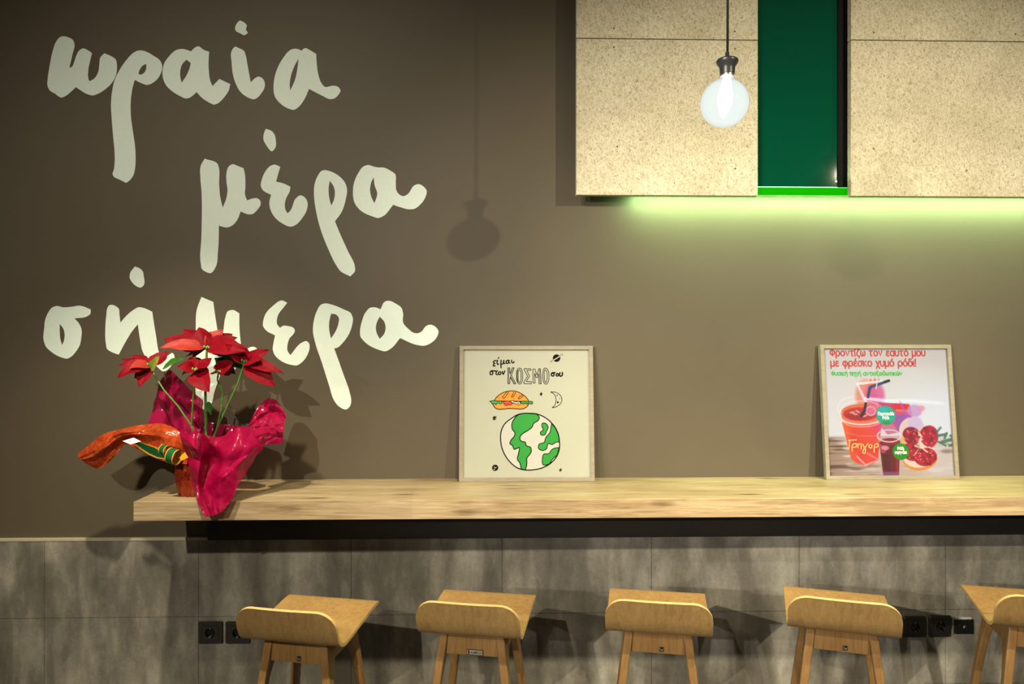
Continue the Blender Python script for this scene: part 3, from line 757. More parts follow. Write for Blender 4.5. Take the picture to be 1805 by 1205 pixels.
# pomegranate and bowl behind
put(ell(490, 480, 85, 130, 30), (238, 120, 90), 0.75); put(ell(560, 470, 80, 110, 30), (225, 80, 140), 0.8)
for x_ in (545, 580, 612): put(pol(D_([(x_, 328 + abs(x_ - 580) * .2), (x_ + 26, 392), (x_ - 22, 392)])), (240, 110, 50))
put(pol(D_([(610, 530), (860, 545), (885, 640), (840, 760), (680, 790), (600, 700)])), (205, 60, 120), 0.9)
put(pol(D_([(720, 540), (850, 545), (850, 600), (730, 590)])), (220, 38, 60))
put(pol(D_([(640, 540), (730, 550), (740, 600), (650, 620)])), (215, 50, 90))
put(pol(D_([(740, 630), (870, 630), (830, 760), (760, 770)])), (150, 90, 175), 0.85)
put(ln(D_([(755, 595), (865, 600)]), 16), (250, 130, 80), 0.8)
put(ln(D_([(780, 520), (860, 690)]), 18), (200, 80, 190), 0.7)
put(ell(900 - sk(600), 600, 60, 50, 14), (205, 150, 205), 0.8); put(ell(955 - sk(580), 580, 30, 24, 10), (240, 150, 170), 0.8)
# whole pomegranate at the right
put(ell(880 - sk(760), 760, 105, 110, 6, 30), (236, 205, 190)); put(ell(905 - sk(700), 700, 60, 55, 10), (214, 190, 225), 0.85)
put(ell(875 - sk(800), 800, 75, 70, 6, 30), (140, 25, 60)); put(ell(1010 - sk(810), 810, 78, 95, 6, 25), (190, 30, 60))
put(ell(945 - sk(830), 830, 26, 72, 10, -20), (240, 216, 190)); put(ell(810 - sk(830), 830, 24, 36, 8), (238, 180, 110))
# cut half in front
put(ell(940 - sk(985), 985, 140, 92, 5, -8), (232, 150, 66)); put(ell(940 - sk(965), 965, 136, 88, 5, -8), (246, 216, 190))
put(ell(875 - sk(930), 930, 85, 70, 6, 20), (196, 22, 42)); put(ell(985 - sk(970), 970, 92, 72, 6, -12), (196, 24, 46))
def seeds(cx, cy, rx, ry, n, lo=0.8):
    for _ in range(n):
        a, q = rng.random() * 6.283, math.sqrt(rng.random())
        x_, y_ = cx + rx * q * math.cos(a), cy + ry * q * math.sin(a)
        t = rng.random()
        put(ell(x_, y_, 13, 11, 4, rng.random() * 180), (120 + 110 * t, 12 + 20 * t, 34 + 30 * t), 0.9)
        if t > lo: put(ell(x_ - 3, y_ - 4, 5, 4, 3), (250, 190, 190), 0.85)
seeds(875 - sk(930), 930, 78, 60, 60, .7); seeds(985 - sk(970), 970, 84, 66, 80, .7); seeds(875 - sk(800), 800, 62, 58, 46); seeds(1010 - sk(810), 810, 60, 78, 60, .72)
put(ln(D_([(900, 880), (960, 900), (1000, 930)]), 13), (250, 226, 190), 0.85); put(ln(D_([(930, 905), (890, 960)]), 9), (246, 200, 160), 0.7)
# leaves
for (x1_, y1_, x2_, y2_, w_) in ((1080, 770, 1110, 735, 16), (1085, 800, 1150, 790, 22), (1120, 850, 1200, 830, 26), (1090, 850, 1150, 880, 16), (1140, 820, 1160, 780, 18), (1180, 880, 1215, 870, 22), (1190, 800, 1215, 812, 20)):
    put(ln(D_([(x1_, y1_), (x2_, y2_)]), w_, 6), (70, 120, 96), 0.9)
put(ln(D_([(1060, 840), (1220, 880)]), 5), (90, 110, 70), 0.8)
put(ell(1160 - sk(930), 925, 50, 16, 14), (150, 120, 104), 0.8)
# tall orange-red cup
cup = D_([(312, 690), (640, 690), (622, 800), (600, 1000), (560, 1024), (490, 1034), (420, 1010), (385, 980), (350, 840)])
put(pol(cup), (236, 72, 48))
put(pol(cup) * np.clip((420 - (xx + sk(870))) / 110, 0, 1), (244, 118, 40), 0.85)
put(pol(cup) * np.clip(((xx + sk(800)) - 470) / 150, 0, 1) * np.clip((860 - yy) / 150, 0, 1), (232, 62, 132), 0.9)
put(pol(cup) * np.clip((vnoise(60, 60, 2) - .5) * 2, 0, 1), (214, 44, 50), 0.5)
put(ln(D_([(345, 770), (450, 800), (620, 800)]), 6), (250, 170, 130), 0.5)
put(pol(D_([(300, 600), (650, 600), (640, 700), (312, 700)])) * ell(475 - sk(640), 640, 172, 88, 4), (240, 120, 90))
put(ell(470 - sk(615), 615, 165, 72, 4), (236, 110, 62)); put(ell(462 - sk(625), 625, 140, 54, 5), (196, 44, 46))
put(ell(440 - sk(640), 640, 90, 34, 12), (166, 24, 40), 0.8); put(ell(545 - sk(600), 600, 46, 42, 8), (232, 110, 150), 0.9); put(ring(545 - sk(600), 600, 38, 34, 8), (252, 190, 210), 0.7)
for x_, y_, a_ in ((395, 612, -10), (440, 605, 30), (420, 625, 10), (500, 640, -20)): put(ell(x_ - sk(y_), y_, 22, 8, 4, a_), (240, 170, 160), 0.85)
put(ring(470 - sk(645), 645, 168, 64, 13) * (yy > 640), (252, 226, 214), 0.9); put(ring(472 - sk(668), 668, 160, 60, 8) * (yy > 665), (250, 190, 170), 0.8)
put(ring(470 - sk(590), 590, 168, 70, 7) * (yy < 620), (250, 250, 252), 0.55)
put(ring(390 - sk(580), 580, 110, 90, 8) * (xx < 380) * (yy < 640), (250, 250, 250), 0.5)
put(ln(D_([(520, 1000 - 60), (600, 1010 - 20)]), 16), (250, 170, 180), 0.5); put(ln(D_([(430, 960), (500, 1030), (590, 1000)]), 14), (248, 214, 214), 0.6)
# straws, plus white pane reflections painted into the print
put(ln(D_([(440, 390), (505, 530)]), 20), (244, 236, 240), 0.85); put(ln(D_([(440, 400), (505, 540)]), 5), (226, 170, 190), 0.7)
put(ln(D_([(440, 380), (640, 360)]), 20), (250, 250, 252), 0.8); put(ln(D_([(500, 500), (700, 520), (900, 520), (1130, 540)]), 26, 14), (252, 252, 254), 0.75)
put(ln(D_([(470, 640), (495, 600), (505, 540)]), 22), (38, 32, 60)); put(ln(D_([(524, 488), (540, 412), (560, 400)]), 22), (28, 56, 104))
put(ln(D_([(552, 404), (694, 356)]), 22), (30, 70, 120)); put(ln(D_([(660, 366), (694, 355)]), 20), (24, 30, 46)); put(ln(D_([(598, 372), (590, 420)]), 8), (230, 236, 244))
put(ln(D_([(560, 470), (610, 480)]), 20, 8), (190, 90, 190), 0.5)
# shot glass
gl_ = D_([(598, 800), (788, 800), (772, 1112), (640, 1112), (616, 940)])
put(pol(gl_) * (yy < 850), (200, 150, 150), 0.65)
put(pol(D_([(612, 850), (780, 840), (770, 1112), (642, 1112)])), (110, 18, 34)); put(ell(700 - sk(845), 845, 78, 28, 5), (150, 26, 50))
put(pol(D_([(612, 860), (690, 900), (650, 940), (625, 930)])), (196, 60, 84), 0.9); put(pol(D_([(740, 900), (775, 880), (768, 1100), (745, 1100)])), (160, 30, 54), 0.8)
put(pol(D_([(640, 940), (700, 950), (700, 1090), (650, 1080)])) , (78, 10, 28), 0.7)
put(ell(660 - sk(895), 895, 32, 18, 8), (238, 180, 190), 0.7)
put(ring(692 - sk(800), 800, 95, 48, 9), (250, 220, 220), 0.95); put(pol(D_([(640, 1085), (772, 1085), (770, 1118), (642, 1118)])), (150, 100, 150), 0.6)
put(pol(D_([(640, 700), (720, 700), (790, 800), (600, 790)])) * (yy < 800), (206, 190, 186), 0.35)
# round stickers
put(ell(668 - sk(635), 635, 77, 77, 3), (16, 176, 138)); put(ell(640 - sk(610), 610, 48, 40, 24), (30, 184, 190), 0.8); put(ell(672 - sk(698), 698, 36, 14, 8), (20, 150, 40), 0.8)
put(ell(786 - sk(926), 926, 66, 66, 3), (12, 152, 16))
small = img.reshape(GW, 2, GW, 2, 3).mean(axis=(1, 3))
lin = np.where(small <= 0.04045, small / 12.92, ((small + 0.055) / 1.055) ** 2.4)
gv = []
iw, ih = w - 2 * fw, h - 2 * fw
gy_, gx_ = np.mgrid[0:GW, 0:GW]
vx = -w/2 + fw + gx_ / (GW - 1) * iw
vz = fw + (1 - gy_ / (GW - 1)) * ih
co = np.stack([vx, np.full_like(vx, 0.0103), vz], -1).reshape(-1, 3)
idx = (gy_[:-1, :-1] * GW + gx_[:-1, :-1]).reshape(-1)
A = Art(lambda p: ((p[0] - sk(p[1]) - 158) / 1008.0, (1118 - p[1]) / 1024.0), w, h, fw)
A.mb.add(co.tolist(), [(i, i + GW, i + GW + 1, i + 1) for i in idx.tolist()], 0)
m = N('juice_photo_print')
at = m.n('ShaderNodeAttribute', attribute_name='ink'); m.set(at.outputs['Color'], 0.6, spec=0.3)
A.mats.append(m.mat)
def el(cx, cy, rx, ry, a0=0, a1=360, n=20):
    return [(cx + rx * math.cos(R(a0 + (a1 - a0) * k / n)), cy + ry * math.sin(R(a0 + (a1 - a0) * k / n))) for k in range(n + 1)]
O_ = el(.34, .5, .34, .5)
GL = {
 'ο': ([O_], .68), 'α': ([O_, [(.68, 1), (.68, .0)]], .70), 'ρ': ([O_, [(0, .5), (0, -.45)]], .68), 'σ': ([O_, [(.34, 1), (.78, 1)]], .74),
 'ν': ([[(0, 1), (.30, 0), (.60, 1)]], .60), 'τ': ([[(0, 1), (.6, 1)], [(.28, 1), (.28, .2), (.34, .03), (.46, 0)]], .60), 'ι': ([[(0, 1), (0, .15), (.06, 0)]], .10),
 'ζ': ([[(.02, 1.38), (.55, 1.38), (.25, .95), (.05, .55), (.06, .18), (.25, .02), (.46, -.05), (.50, -.22), (.40, -.38)]], .52),
 'ω': ([[(.10, 1), (.0, .55), (.06, .12), (.22, 0), (.36, .10), (.40, .35), (.40, .65)], [(.40, .35), (.44, .10), (.58, 0), (.74, .12), (.80, .55), (.70, 1)]], .80),
 'ε': ([[(.50, .90), (.28, 1), (.06, .78), (.22, .54), (.42, .53)], [(.22, .54), (0, .27), (.24, 0), (.52, .10)]], .52),
 'υ': ([[(0, 1), (0, .35), (.10, .06), (.30, 0), (.50, .06), (.60, .35), (.60, 1)]], .60),
 'μ': ([[(0, 1), (0, -.45)], [(0, .35), (.10, .05), (.30, 0), (.50, .08), (.58, .30)], [(.58, 1), (.58, 0)]], .60),
 'Φ': ([el(.42, .70, .42, .46), [(.42, 1.40), (.42, 0)]], .84), 'φ': ([el(.40, .5, .40, .5), [(.40, 1.0), (.40, -.45)]], .80),
 'κ': ([[(0, 1), (0, 0)], [(.50, 1), (.04, .5), (.54, 0)]], .54), 'χ': ([[(0, 1), (.56, -.42)], [(.56, 1), (0, -.42)]], .56),
 'δ': ([O_, [(.34, 1), (.14, 1.16), (.14, 1.36), (.34, 1.46), (.58, 1.38)]], .68), '!': ([[(0, 1.4), (0, .42)], [(0, .06), (0, 0)]], .06),
 'η': ([[(0, 1), (0, 0)], [(0, .65), (.14, .95), (.34, 1), (.54, .90), (.58, .6), (.58, -.45)]], .58),
 'π': ([[(-.05, 1), (.68, 1)], [(.08, 1), (.08, 0)], [(.56, 1), (.56, 0)]], .64), 'γ': ([[(0, 1), (.30, .08), (.60, 1)], [(.30, .08), (.30, -.45)]], .60),
 'ξ': ([[(.04, 1.40), (.52, 1.40)], [(.24, 1.40), (.06, 1.14), (.26, .86), (.44, .86)], [(.26, .86), (.02, .46), (.20, .08), (.46, -.04), (.50, -.22), (.40, -.38)]], .52),
 'Ρ': ([[(0, 0), (0, 1.4), (.36, 1.4), (.54, 1.05), (.36, .68), (0, .68)]], .54), 'Π': ([[(0, 0), (0, 1.4), (.60, 1.4), (.60, 0)]], .60),
 'λ': ([[(.08, 1.4), (.20, 1.3), (.56, 0)], [(.32, .80), (0, 0)]], .56), ' ': ([], .34),
}
ACC = {'ί': 'ι', 'ό': 'ο', 'έ': 'ε', 'ή': 'η', 'ώ': 'ω', 'ά': 'α'}
def line_text(txt, x_, y_, wd, xh, mat_, wt):
    """printed line: rounded monoline letters, x-height xh, pen weight wt, stretched to width wd"""
    strokes = []; cx_ = 0.0
    for ch in txt:
        base_ = ACC.get(ch, ch); st, adv = GL[base_]
        st = list(st)
        if ch in ACC: st = st + [[(adv * .48, 1.22), (adv * .48 + .13, 1.48)]]
        strokes += [[(cx_ + q[0], q[1]) for q in l] for l in st]
        cx_ += adv + .24
    k = wd / (cx_ - .24)
    for l in strokes:
        A.lay += 0.12
        v, f = stroke_poly([(q[0] * k, q[1] * xh) for q in l], wt, len(l) > 3 and len(l) < 15, False, 4)
        A.mb.add([A.p3((x_ + sk(y_ - q[1]) - sk(y_) + q[0], y_ - q[1])) for q in v], f, A.mi(mat_))
line_text('Φροντίζω τον εαυτό μου', 216, 152, 776, 41, M['title_red'], 10.5)
line_text('με φρέσκο χυμό ρόδι!', 222, 236, 694, 41, M['title_red'], 10.5)
line_text('Φυσική πηγή αντιοξειδωτικών', 226, 311, 576, 24, M['title_green'], 6.8)
line_text('Πορτοκάλι', 606, 634, 126, 17, M['pure'], 5.2)
line_text('Ρόδι', 642, 667, 50, 17, M['pure'], 5.2)
line_text('Ρόδι', 762, 914, 48, 17, M['pure'], 5.2)
line_text('σφηνάκι', 738, 944, 94, 17, M['pure'], 5.2)
for stp in ([(365, 905), (372, 838)], [(362, 835), (425, 832)], [(392, 920), (398, 868), (420, 862), (425, 885), (398, 892)], [(436, 862), (438, 895)], [(438, 875), (460, 862), (465, 905)], [(478, 868), (492, 898)], [(520, 862), (492, 900), (478, 935), (492, 940), (500, 905)], [(540, 868), (525, 885), (540, 898), (552, 880), (540, 868)], [(568, 930), (578, 870), (598, 862), (600, 885), (578, 892)]):
    A.lay += .2
    v, f = stroke_poly(stp, 9); A.mb.add([A.p3(q) for q in v], f, A.mi(M['gold_ink']))
pr = A.mb.build('print', A.mats, root)
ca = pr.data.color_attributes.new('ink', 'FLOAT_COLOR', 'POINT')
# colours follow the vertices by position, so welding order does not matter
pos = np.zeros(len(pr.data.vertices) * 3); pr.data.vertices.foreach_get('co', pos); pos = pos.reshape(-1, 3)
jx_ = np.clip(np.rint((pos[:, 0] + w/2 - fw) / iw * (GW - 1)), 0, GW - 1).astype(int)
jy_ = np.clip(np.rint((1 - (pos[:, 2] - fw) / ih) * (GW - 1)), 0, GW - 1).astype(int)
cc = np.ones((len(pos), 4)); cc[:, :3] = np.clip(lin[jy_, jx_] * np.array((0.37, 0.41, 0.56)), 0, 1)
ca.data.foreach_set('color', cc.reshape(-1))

# ------------------------------------------------------------------ sockets
def socket(px, py, wpx, hpx, label, plate=True):
    p = V(px, py, -0.014)
    k = 440.0
    root = empty('power_socket', (p.x, -0.0142, p.z), 0, label, 'socket', 'black power sockets on the tiles')
    w_, h_ = wpx / k, hpx / k
    if plate:
        mb = MB()
        def rr(sx, sy, y, r=0.006, n=5):
            out = []
            for cx_, cy_, a0 in ((sx/2 - r, sy/2 - r, 0), (-sx/2 + r, sy/2 - r, 90), (-sx/2 + r, -sy/2 + r, 180), (sx/2 - r, -sy/2 + r, 270)):
                for q in range(n): a = R(a0 + 90 * q / (n - 1)); out.append((cx_ + r * math.cos(a), y, cy_ + r * math.sin(a)))
            return out
        rings = [rr(w_, h_, 0), rr(w_, h_, -0.005), rr(w_ - 0.006, h_ - 0.006, -0.0095), rr(w_ * 0.68, h_ * 0.70, -0.0095), rr(w_ * 0.67, h_ * 0.69, -0.0075)]
        mb.grid(rings, 0, True); mb.add(rings[0], [tuple(range(20))])
        mb.build('cover_plate', M['socket'], root, smooth=True, sharp=30)
    else:
        mb = MB()
        mb.box(-w_*0.45, w_*0.45, -0.004, 0.0, -h_*0.58, h_*0.58)
        mb.box(-w_*0.16, w_*0.16, -0.0055, 0.0, h_*0.46, h_*0.56)
        mb.build('mounting_bracket', M['zinc'], root, bevel=0.0006)
    ins = MB(); iw_, ih_ = (w_ * 0.66, h_ * 0.68) if plate else (w_ * 0.98, h_ * 0.94)
    rad = 0.0195 if plate else 0.007
    n = 32; yf = -0.0105 if plate else -0.013
    sq = []
    for k_ in range(n):
        a = 2 * math.pi * k_ / n; cs, sn = math.cos(a), math.sin(a); q = 1 / max(abs(cs), abs(sn))
        sq.append((cs * q * iw_/2, sn * q * ih_/2))
    circ = [(rad * math.cos(2*math.pi*k_/n), rad * math.sin(2*math.pi*k_/n)) for k_ in range(n)]
    ins.grid([[(a, 0.0 if not plate else -0.002, b) for a, b in sq], [(a, yf, b) for a, b in sq], [(a, yf, b) for a, b in circ]], 0, True)
    ins.build('insert', M['socket'] if plate else M['socket_in'], root, smooth=True, sharp=30)
    well = MB(); well.grid([[(a, yf, b) for a, b in circ], [(a * .96, -0.0005, b * .96) for a, b in circ]], 0, True)
    well.add([(a * .96, -0.0005, b * .96) for a, b in circ], [tuple(range(n))])
    well.build('well', M['socket_in'], root, smooth=True, sharp=30)
    if plate:
        for sg in (1, -1):
            MB().box(-0.0025, 0.0025, yf - 0.0005, -0.001, sg * 0.0165 - 0.002, sg * 0.0165 + 0.002).build('earth_contact', M['contact'], root, bevel=0.0008)
        for sg in (1, -1):
            MB().lathe((sg * 0.0095, -0.0012, 0), [(0.0024, 0), (0.0024, 0.0006)], 12, axis=(0, -1, 0)).build('pin_hole', M['plate'], root)
socket(372, 1113.5, 42.5, 38, 'leftmost black socket on the grey tiles, in the clear left of the first stool')
socket(420, 1113.5, 42.5, 38, 'black socket half hidden behind the seat of the leftmost stool')
socket(1611, 1103.5, 40.5, 37, 'black socket touching the right edge of the fourth stool in view')
socket(1656, 1102.5, 40.5, 38, 'middle black socket of the three between the two rightmost stools')
socket(1697, 1102.5, 33, 27, 'small black outlet without cover plate, rightmost of the three', False)

# ------------------------------------------------------------------ stools
def make_stool():
    root = empty('bar_stool', (0, 0, 0), 0, 'x', 'stool', 'wooden bar stools along the counter')
    W = 0.331
    # side profile: front edge (towards the wall, +y), dip, low curled back (-y)
    prof = [(0.318, 0.692), (0.314, 0.706), (0.304, 0.7125), (0.27, 0.713), (0.20, 0.704), (0.13, 0.694), (0.075, 0.6855), (0.040, 0.6815), (0.018, 0.683), (0.002, 0.690),
            (-0.010, 0.703), (-0.018, 0.722), (-0.025, 0.748), (-0.033, 0.778), (-0.038, 0.797)]
    pr2 = smooth_loop([(a, b) for a, b in prof], False, 4)
    ls = [0.0]
    for a, b in zip(pr2[:-1], pr2[1:]): ls.append(ls[-1] + math.hypot(b[0] - a[0], b[1] - a[1]))
    # finer steps near both ends so that the corners come out round
    LT = ls[-1]
    def at(s_):
        for k in range(len(ls) - 1):
            if ls[k + 1] >= s_ - 1e-9:
                t = (s_ - ls[k]) / max(1e-9, ls[k + 1] - ls[k]); t = min(max(t, 0), 1)
                return (pr2[k][0] * (1 - t) + pr2[k + 1][0] * t, pr2[k][1] * (1 - t) + pr2[k + 1][1] * t)
        return pr2[-1]
    def half(s_):
        hw = W / 2 - 0.008 * (1 - min(1, (LT - s_) / 0.30)) * 0
        for d_, r_ in ((s_, 0.028), (LT - s_, 0.062)):
            if d_ < r_: hw -= r_ - math.sqrt(max(0, r_ * r_ - (r_ - d_) ** 2))
        return hw
    ss = sorted(set([round(x, 5) for x in ([0.028 * (1 - math.cos(k * math.pi / 12)) for k in range(7)] + [0.028 + (LT - 0.090) * k / 34 for k in range(35)] + [LT - 0.062 * (1 - math.cos(k * math.pi / 16)) for k in range(9)])]))
    NW = 12; T = 0.0105
    topg, botg = [], []
    for s_ in ss:
        y_, z_ = at(s_)
        y2, z2 = at(min(LT, s_ + 0.003)); y1, z1 = at(max(0, s_ - 0.003))
        d = Vector((y2 - y1, z2 - z1)).normalized(); nrm = Vector((d.y, -d.x))      # towards the sitter
        if nrm.y < 0 and s_ < LT * 0.5: nrm = -nrm
        hw = half(s_)
        rowt, rowb = [], []
        for k in range(NW + 1):
            x_ = -hw + 2 * hw * k / NW
            bow = 0.010 * (1 - (x_ / (W / 2)) ** 2) * max(0, (s_ - LT * 0.70) / (LT * 0.30))   # back bows out a little
            rowt.append((x_, y_ - bow, z_)); rowb.append((x_, y_ - nrm.x * T - bow, z_ - nrm.y * T))
        topg.append(rowt); botg.append(rowb)
    seat = MB(); seat.grid(topg, 0); seat.grid([r[::-1] for r in botg], 0)
    n_ = len(ss)
    rim_t = topg[0] + [r[-1] for r in topg[1:-1]] + topg[-1][::-1] + [r[0] for r in topg[1:-1]][::-1]
    rim_b = botg[0] + [r[-1] for r in botg[1:-1]] + botg[-1][::-1] + [r[0] for r in botg[1:-1]][::-1]
    seat.grid([rim_t, rim_b], 1, True)
    seat.build('seat', [M['ply'], M['plyedge']], root, smooth=True, sharp=40)
    # legs: splayed, the upper part flares into the side rail
    zt = 0.668
    def leg(sx, yt, yb_, flare):
        mb = MB(); rings = []
        for k in range(13):
            t = k / 12.0; z_ = zt * (1 - t)
            xo = sx * (0.092 + 0.085 * t); yo = yt + (yb_ - yt) * t
            wx = 0.027 - 0.006 * t
            wy = 0.030 - 0.008 * t
            fl = flare * max(0, 1 - t / 0.26) ** 2 * 0.050
            ya, yb2 = yo - wy / 2 + min(0, fl), yo + wy / 2 + max(0, fl)
            rings.append([(xo - wx/2, ya, z_), (xo + wx/2, ya, z_), (xo + wx/2, yb2, z_), (xo - wx/2, yb2, z_)])
        mb.grid(rings, 0, True); mb.add(rings[0], [(0, 1, 2, 3)]); mb.add(rings[-1], [(3, 2, 1, 0)])
        mb.build('leg', M['beech'], root, bevel=0.004, seg=2)
    for sx in (-1, 1):
        leg(sx, 0.042, -0.035, 1); leg(sx, 0.232, 0.305, -1)
    def rail(x0, x1, y0, y1, slant=0.0):
        mb = MB()
        mb.hexa([(x0 - slant, y0, 0.603), (x1 + slant, y0, 0.603), (x1 + slant, y1, 0.603), (x0 - slant, y1, 0.603), (x0, y0, 0.6715), (x1, y0, 0.6715), (x1, y1, 0.6715), (x0, y1, 0.6715)])
        mb.build('apron', M['beech'], root, bevel=0.0015)
    rail(-0.079, 0.079, 0.031, 0.049, 0.007); rail(-0.079, 0.079, 0.222, 0.240, 0.007)
    for sx in (-1, 1):
        x_ = sx * 0.094; rail(x_ - 0.008, x_ + 0.008, 0.056, 0.216)
    return root
proto = make_stool()
stools = [(-0.619, -0.668, -0.224, 'leftmost wooden bar stool, partly in front of two black sockets', 0),
          (-0.073, -0.629, -0.207, 'second bar stool from the left, with a long silver maker plate, under the sandwich poster', 1),
          (0.523, -0.630, -0.205, 'middle bar stool of the five, third from the left, seen nearly straight from behind', 0),
          (1.112, -0.633, -0.341, 'fourth bar stool from the left, beside the three right sockets', 0),
          (1.785, -0.631, -0.279, 'rightmost bar stool, cut off by the right edge of the photo', 0)]
roots = []
for k, (x_, y_, rz, lab, kind) in enumerate(stools):
    o = proto if k == 0 else copy_tree(proto)
    o.location = (x_, y_, 0); o.rotation_euler = (0, 0, rz); o['label'] = lab
    roots.append((o, kind))
for o, kind in roots:
    mb = MB(); yp = 0.0306
    if kind:
        mb.box(-0.016, 0.036, yp - 0.0022, yp + 0.001, 0.606, 0.6225, 0)
        mb.box(-0.0145, 0.0345, yp - 0.0026, yp - 0.002, 0.6075, 0.621, 1)
        v, f = text_mesh('ALMECO', 0.0105, 0.0003)
        x0 = min(q[0] for q in v); x1 = max(q[0] for q in v)
        mb.add([(-0.004 + (q[0] - x0) / (x1 - x0) * 0.036, yp - 0.0029, 0.6105 + q[1]) for q in v], f, 0)
        v, f = stroke_poly([(-0.0095, 0.6105), (-0.0095, 0.6185)], 0.005); mb.add([(q[0], yp - 0.0029, q[1]) for q in v], f, 0)
    else:
        mb.box(0.004, 0.0175, yp - 0.002, yp + 0.001, 0.610, 0.6245, 0)
        for pts in ([(0.0062, 0.6225), (0.0062, 0.6175), (0.0155, 0.6165), (0.0155, 0.6205)], [(0.0065, 0.6125), (0.0108, 0.6155), (0.0155, 0.6125)]):
            v, f = stroke_poly(pts, 0.0012, False); mb.add([(q[0], yp - 0.0024, q[1]) for q in v], f, 1)
    mb.build('maker_plate', [M['plate'], M['silver']], o)

# ------------------------------------------------------------------ poinsettia
PYD = -0.275
base = V(347, 868, PYD); base.z = CT
plant = empty('potted_poinsettia', base, 0, 'red poinsettia wrapped in pink and orange cellophane at the left end of the counter', 'potted plant')
M['bract'] = mat_leaf('red_bract', (0.17, 0.0005, 0.007), (0.27, 0.001, 0.012), 0.25, 0.6)
M['bract_pale'] = mat_leaf('faded_red_bract', (0.34, 0.018, 0.016), (0.42, 0.05, 0.04), 0.22)
M['leaf'] = mat_leaf('green_leaf', (0.03, 0.12, 0.015), (0.06, 0.19, 0.025), 0.2)
M['leaf_pale'] = mat_leaf('yellow_green_leaf', (0.22, 0.29, 0.03), (0.30, 0.36, 0.06), 0.2)
M['leaf_dark'] = mat_leaf('dark_leaf', (0.012, 0.045, 0.012), (0.02, 0.07, 0.018), 0.15)
M['stem'] = plain('green_stem', (0.07, 0.17, 0.022), 0.5, 0.25, 90)
M['bud'] = plain('green_bud', (0.13, 0.26, 0.04), 0.5)
M['pink'] = mat_foil('pink_cellophane', (0.27, 0.001, 0.036), (0.37, 0.001, 0.055), 0.10, 0.06)
M['pinkback'] = mat_foil('pink_cellophane_back', (0.30, 0.001, 0.05), (0.38, 0.003, 0.065), 0.30, 0.06)
M['orange'] = mat_foil('orange_cellophane', (0.30, 0.022, 0.005), (0.52, 0.085, 0.016), 0.06, 0.16, 0.7, 16, 0.4, 60)
M['copper'] = mat_foil('copper_red_wrap', (0.20, 0.013, 0.005), (0.34, 0.04, 0.008), 0.05, 0.08, 0.9, 18, 0.5, 40)
M['clear'] = mat_pane('clear_cellophane', (0.965, 0.955, 0.97), 0.08, 1.35, 1.2)
M['rib_green'] = plain('green_ribbon', (0.008, 0.085, 0.030), 0.4)
M['rib_gold'] = plain('gold_ribbon_edge', (0.72, 0.38, 0.035), 0.4)
M['tagwhite'] = plain('white_sticker', (0.82, 0.82, 0.85), 0.5)
M['tagblue'] = plain('blue_print', (0.16, 0.38, 0.62), 0.5)
M['soil'] = plain('dark_soil', (0.02, 0.013, 0.008), 0.9)
M['pot'] = plain('plastic_pot', (0.10, 0.028, 0.012), 0.5)

def leaf_mesh(mb, b, t, w, nrm, droop=0.12, fold=0.18, mi=0, lobes=0.0, twist=0.0):
    b, t = Vector(b), Vector(t); ax_ = t - b; L = ax_.length; a = ax_ / L
    n = Vector(nrm); n = (n - a * n.dot(a)).normalized(); s = a.cross(n)
    NL, NWD = 14, 6; g = []
    ph = random.random() * 6
    for i in range(NL + 1):
        u = i / NL
        pw = (math.sin(math.pi * min(1, u ** 0.80)) ** 0.85) * (1 - 0.15 * u)
        if u < 0.08: pw = max(pw * 0.6, 0.05)
        if lobes: pw *= 1 + lobes * math.cos(u * 15 + ph)
        if i == NL: pw = 0.0
        hw = w / 2 * pw
        tw = twist * u; sn_ = s * math.cos(tw) + n * math.sin(tw); nn = n * math.cos(tw) - s * math.sin(tw)
        row = []
        for j in range(NWD + 1):
            v = j / NWD * 2 - 1
            q = b + ax_ * u + n * (droop * L * (4 * u * (1 - u) * 0.5 + 0.0)) + sn_ * (v * hw) + nn * (abs(v) * hw * fold * 2 + 0.012 * L * math.sin(9 * u + 3 * v + ph))
            row.append(q)
        g.append(row)
    mb.grid(g, mi)

def ZP(x_, y_, dep): return V(190 + x_ * 0.17729, 560 + y_ * 0.17729, dep)
def head(center, dep, bracts, stem_top=None):
    c3 = ZP(*center, dep)
    mb = MB()
    for k in range(5):
        a = 2 * math.pi * k / 5; off = Vector((0.008 * math.cos(a), -0.004 + 0.006 * math.sin(a), 0.004 + 0.003 * (k % 2)))
        mb.lathe(c3 + off - Vector((0, 0, 0.006)), [(0.0015, 0), (0.0038, 0.003), (0.0042, 0.007), (0.002, 0.011)], 10)
    h_ = mb.build('flower_head', M['bud'], plant, world=True, smooth=True)
    full = list(bracts)
    for i_b in range(len(bracts)):
        p_, q_ = bracts[i_b], bracts[(i_b * 3 + 2) % len(bracts)]
        fx = 0.62 + 0.2 * random.random(); mixf = 0.5
        full.append((center[0] + ((p_[0] * mixf + q_[0] * (1 - mixf)) - center[0]) * fx * 0.9 + random.uniform(-25, 25), center[1] + ((p_[1] * mixf + q_[1] * (1 - mixf)) - center[1]) * fx + random.uniform(5, 40), random.uniform(0.02, 0.06), 0.026, random.uniform(0.3, 0.9), random.uniform(0, .15), 0))
    for (tx, ty, dt, w_, nz, dr, pale) in full:
        lm = MB()
        t3 = ZP(tx, ty, dep + dt)
        leaf_mesh(lm, c3, t3, w_ * 1.75, (0.05, -0.8, nz), dr, 0.16, 0, 0.05, random.uniform(-0.25, 0.25))
        lm.build('bract', M['bract_pale'] if pale else M['bract'], h_, world=True, smooth=True)
    return c3
H = -0.28
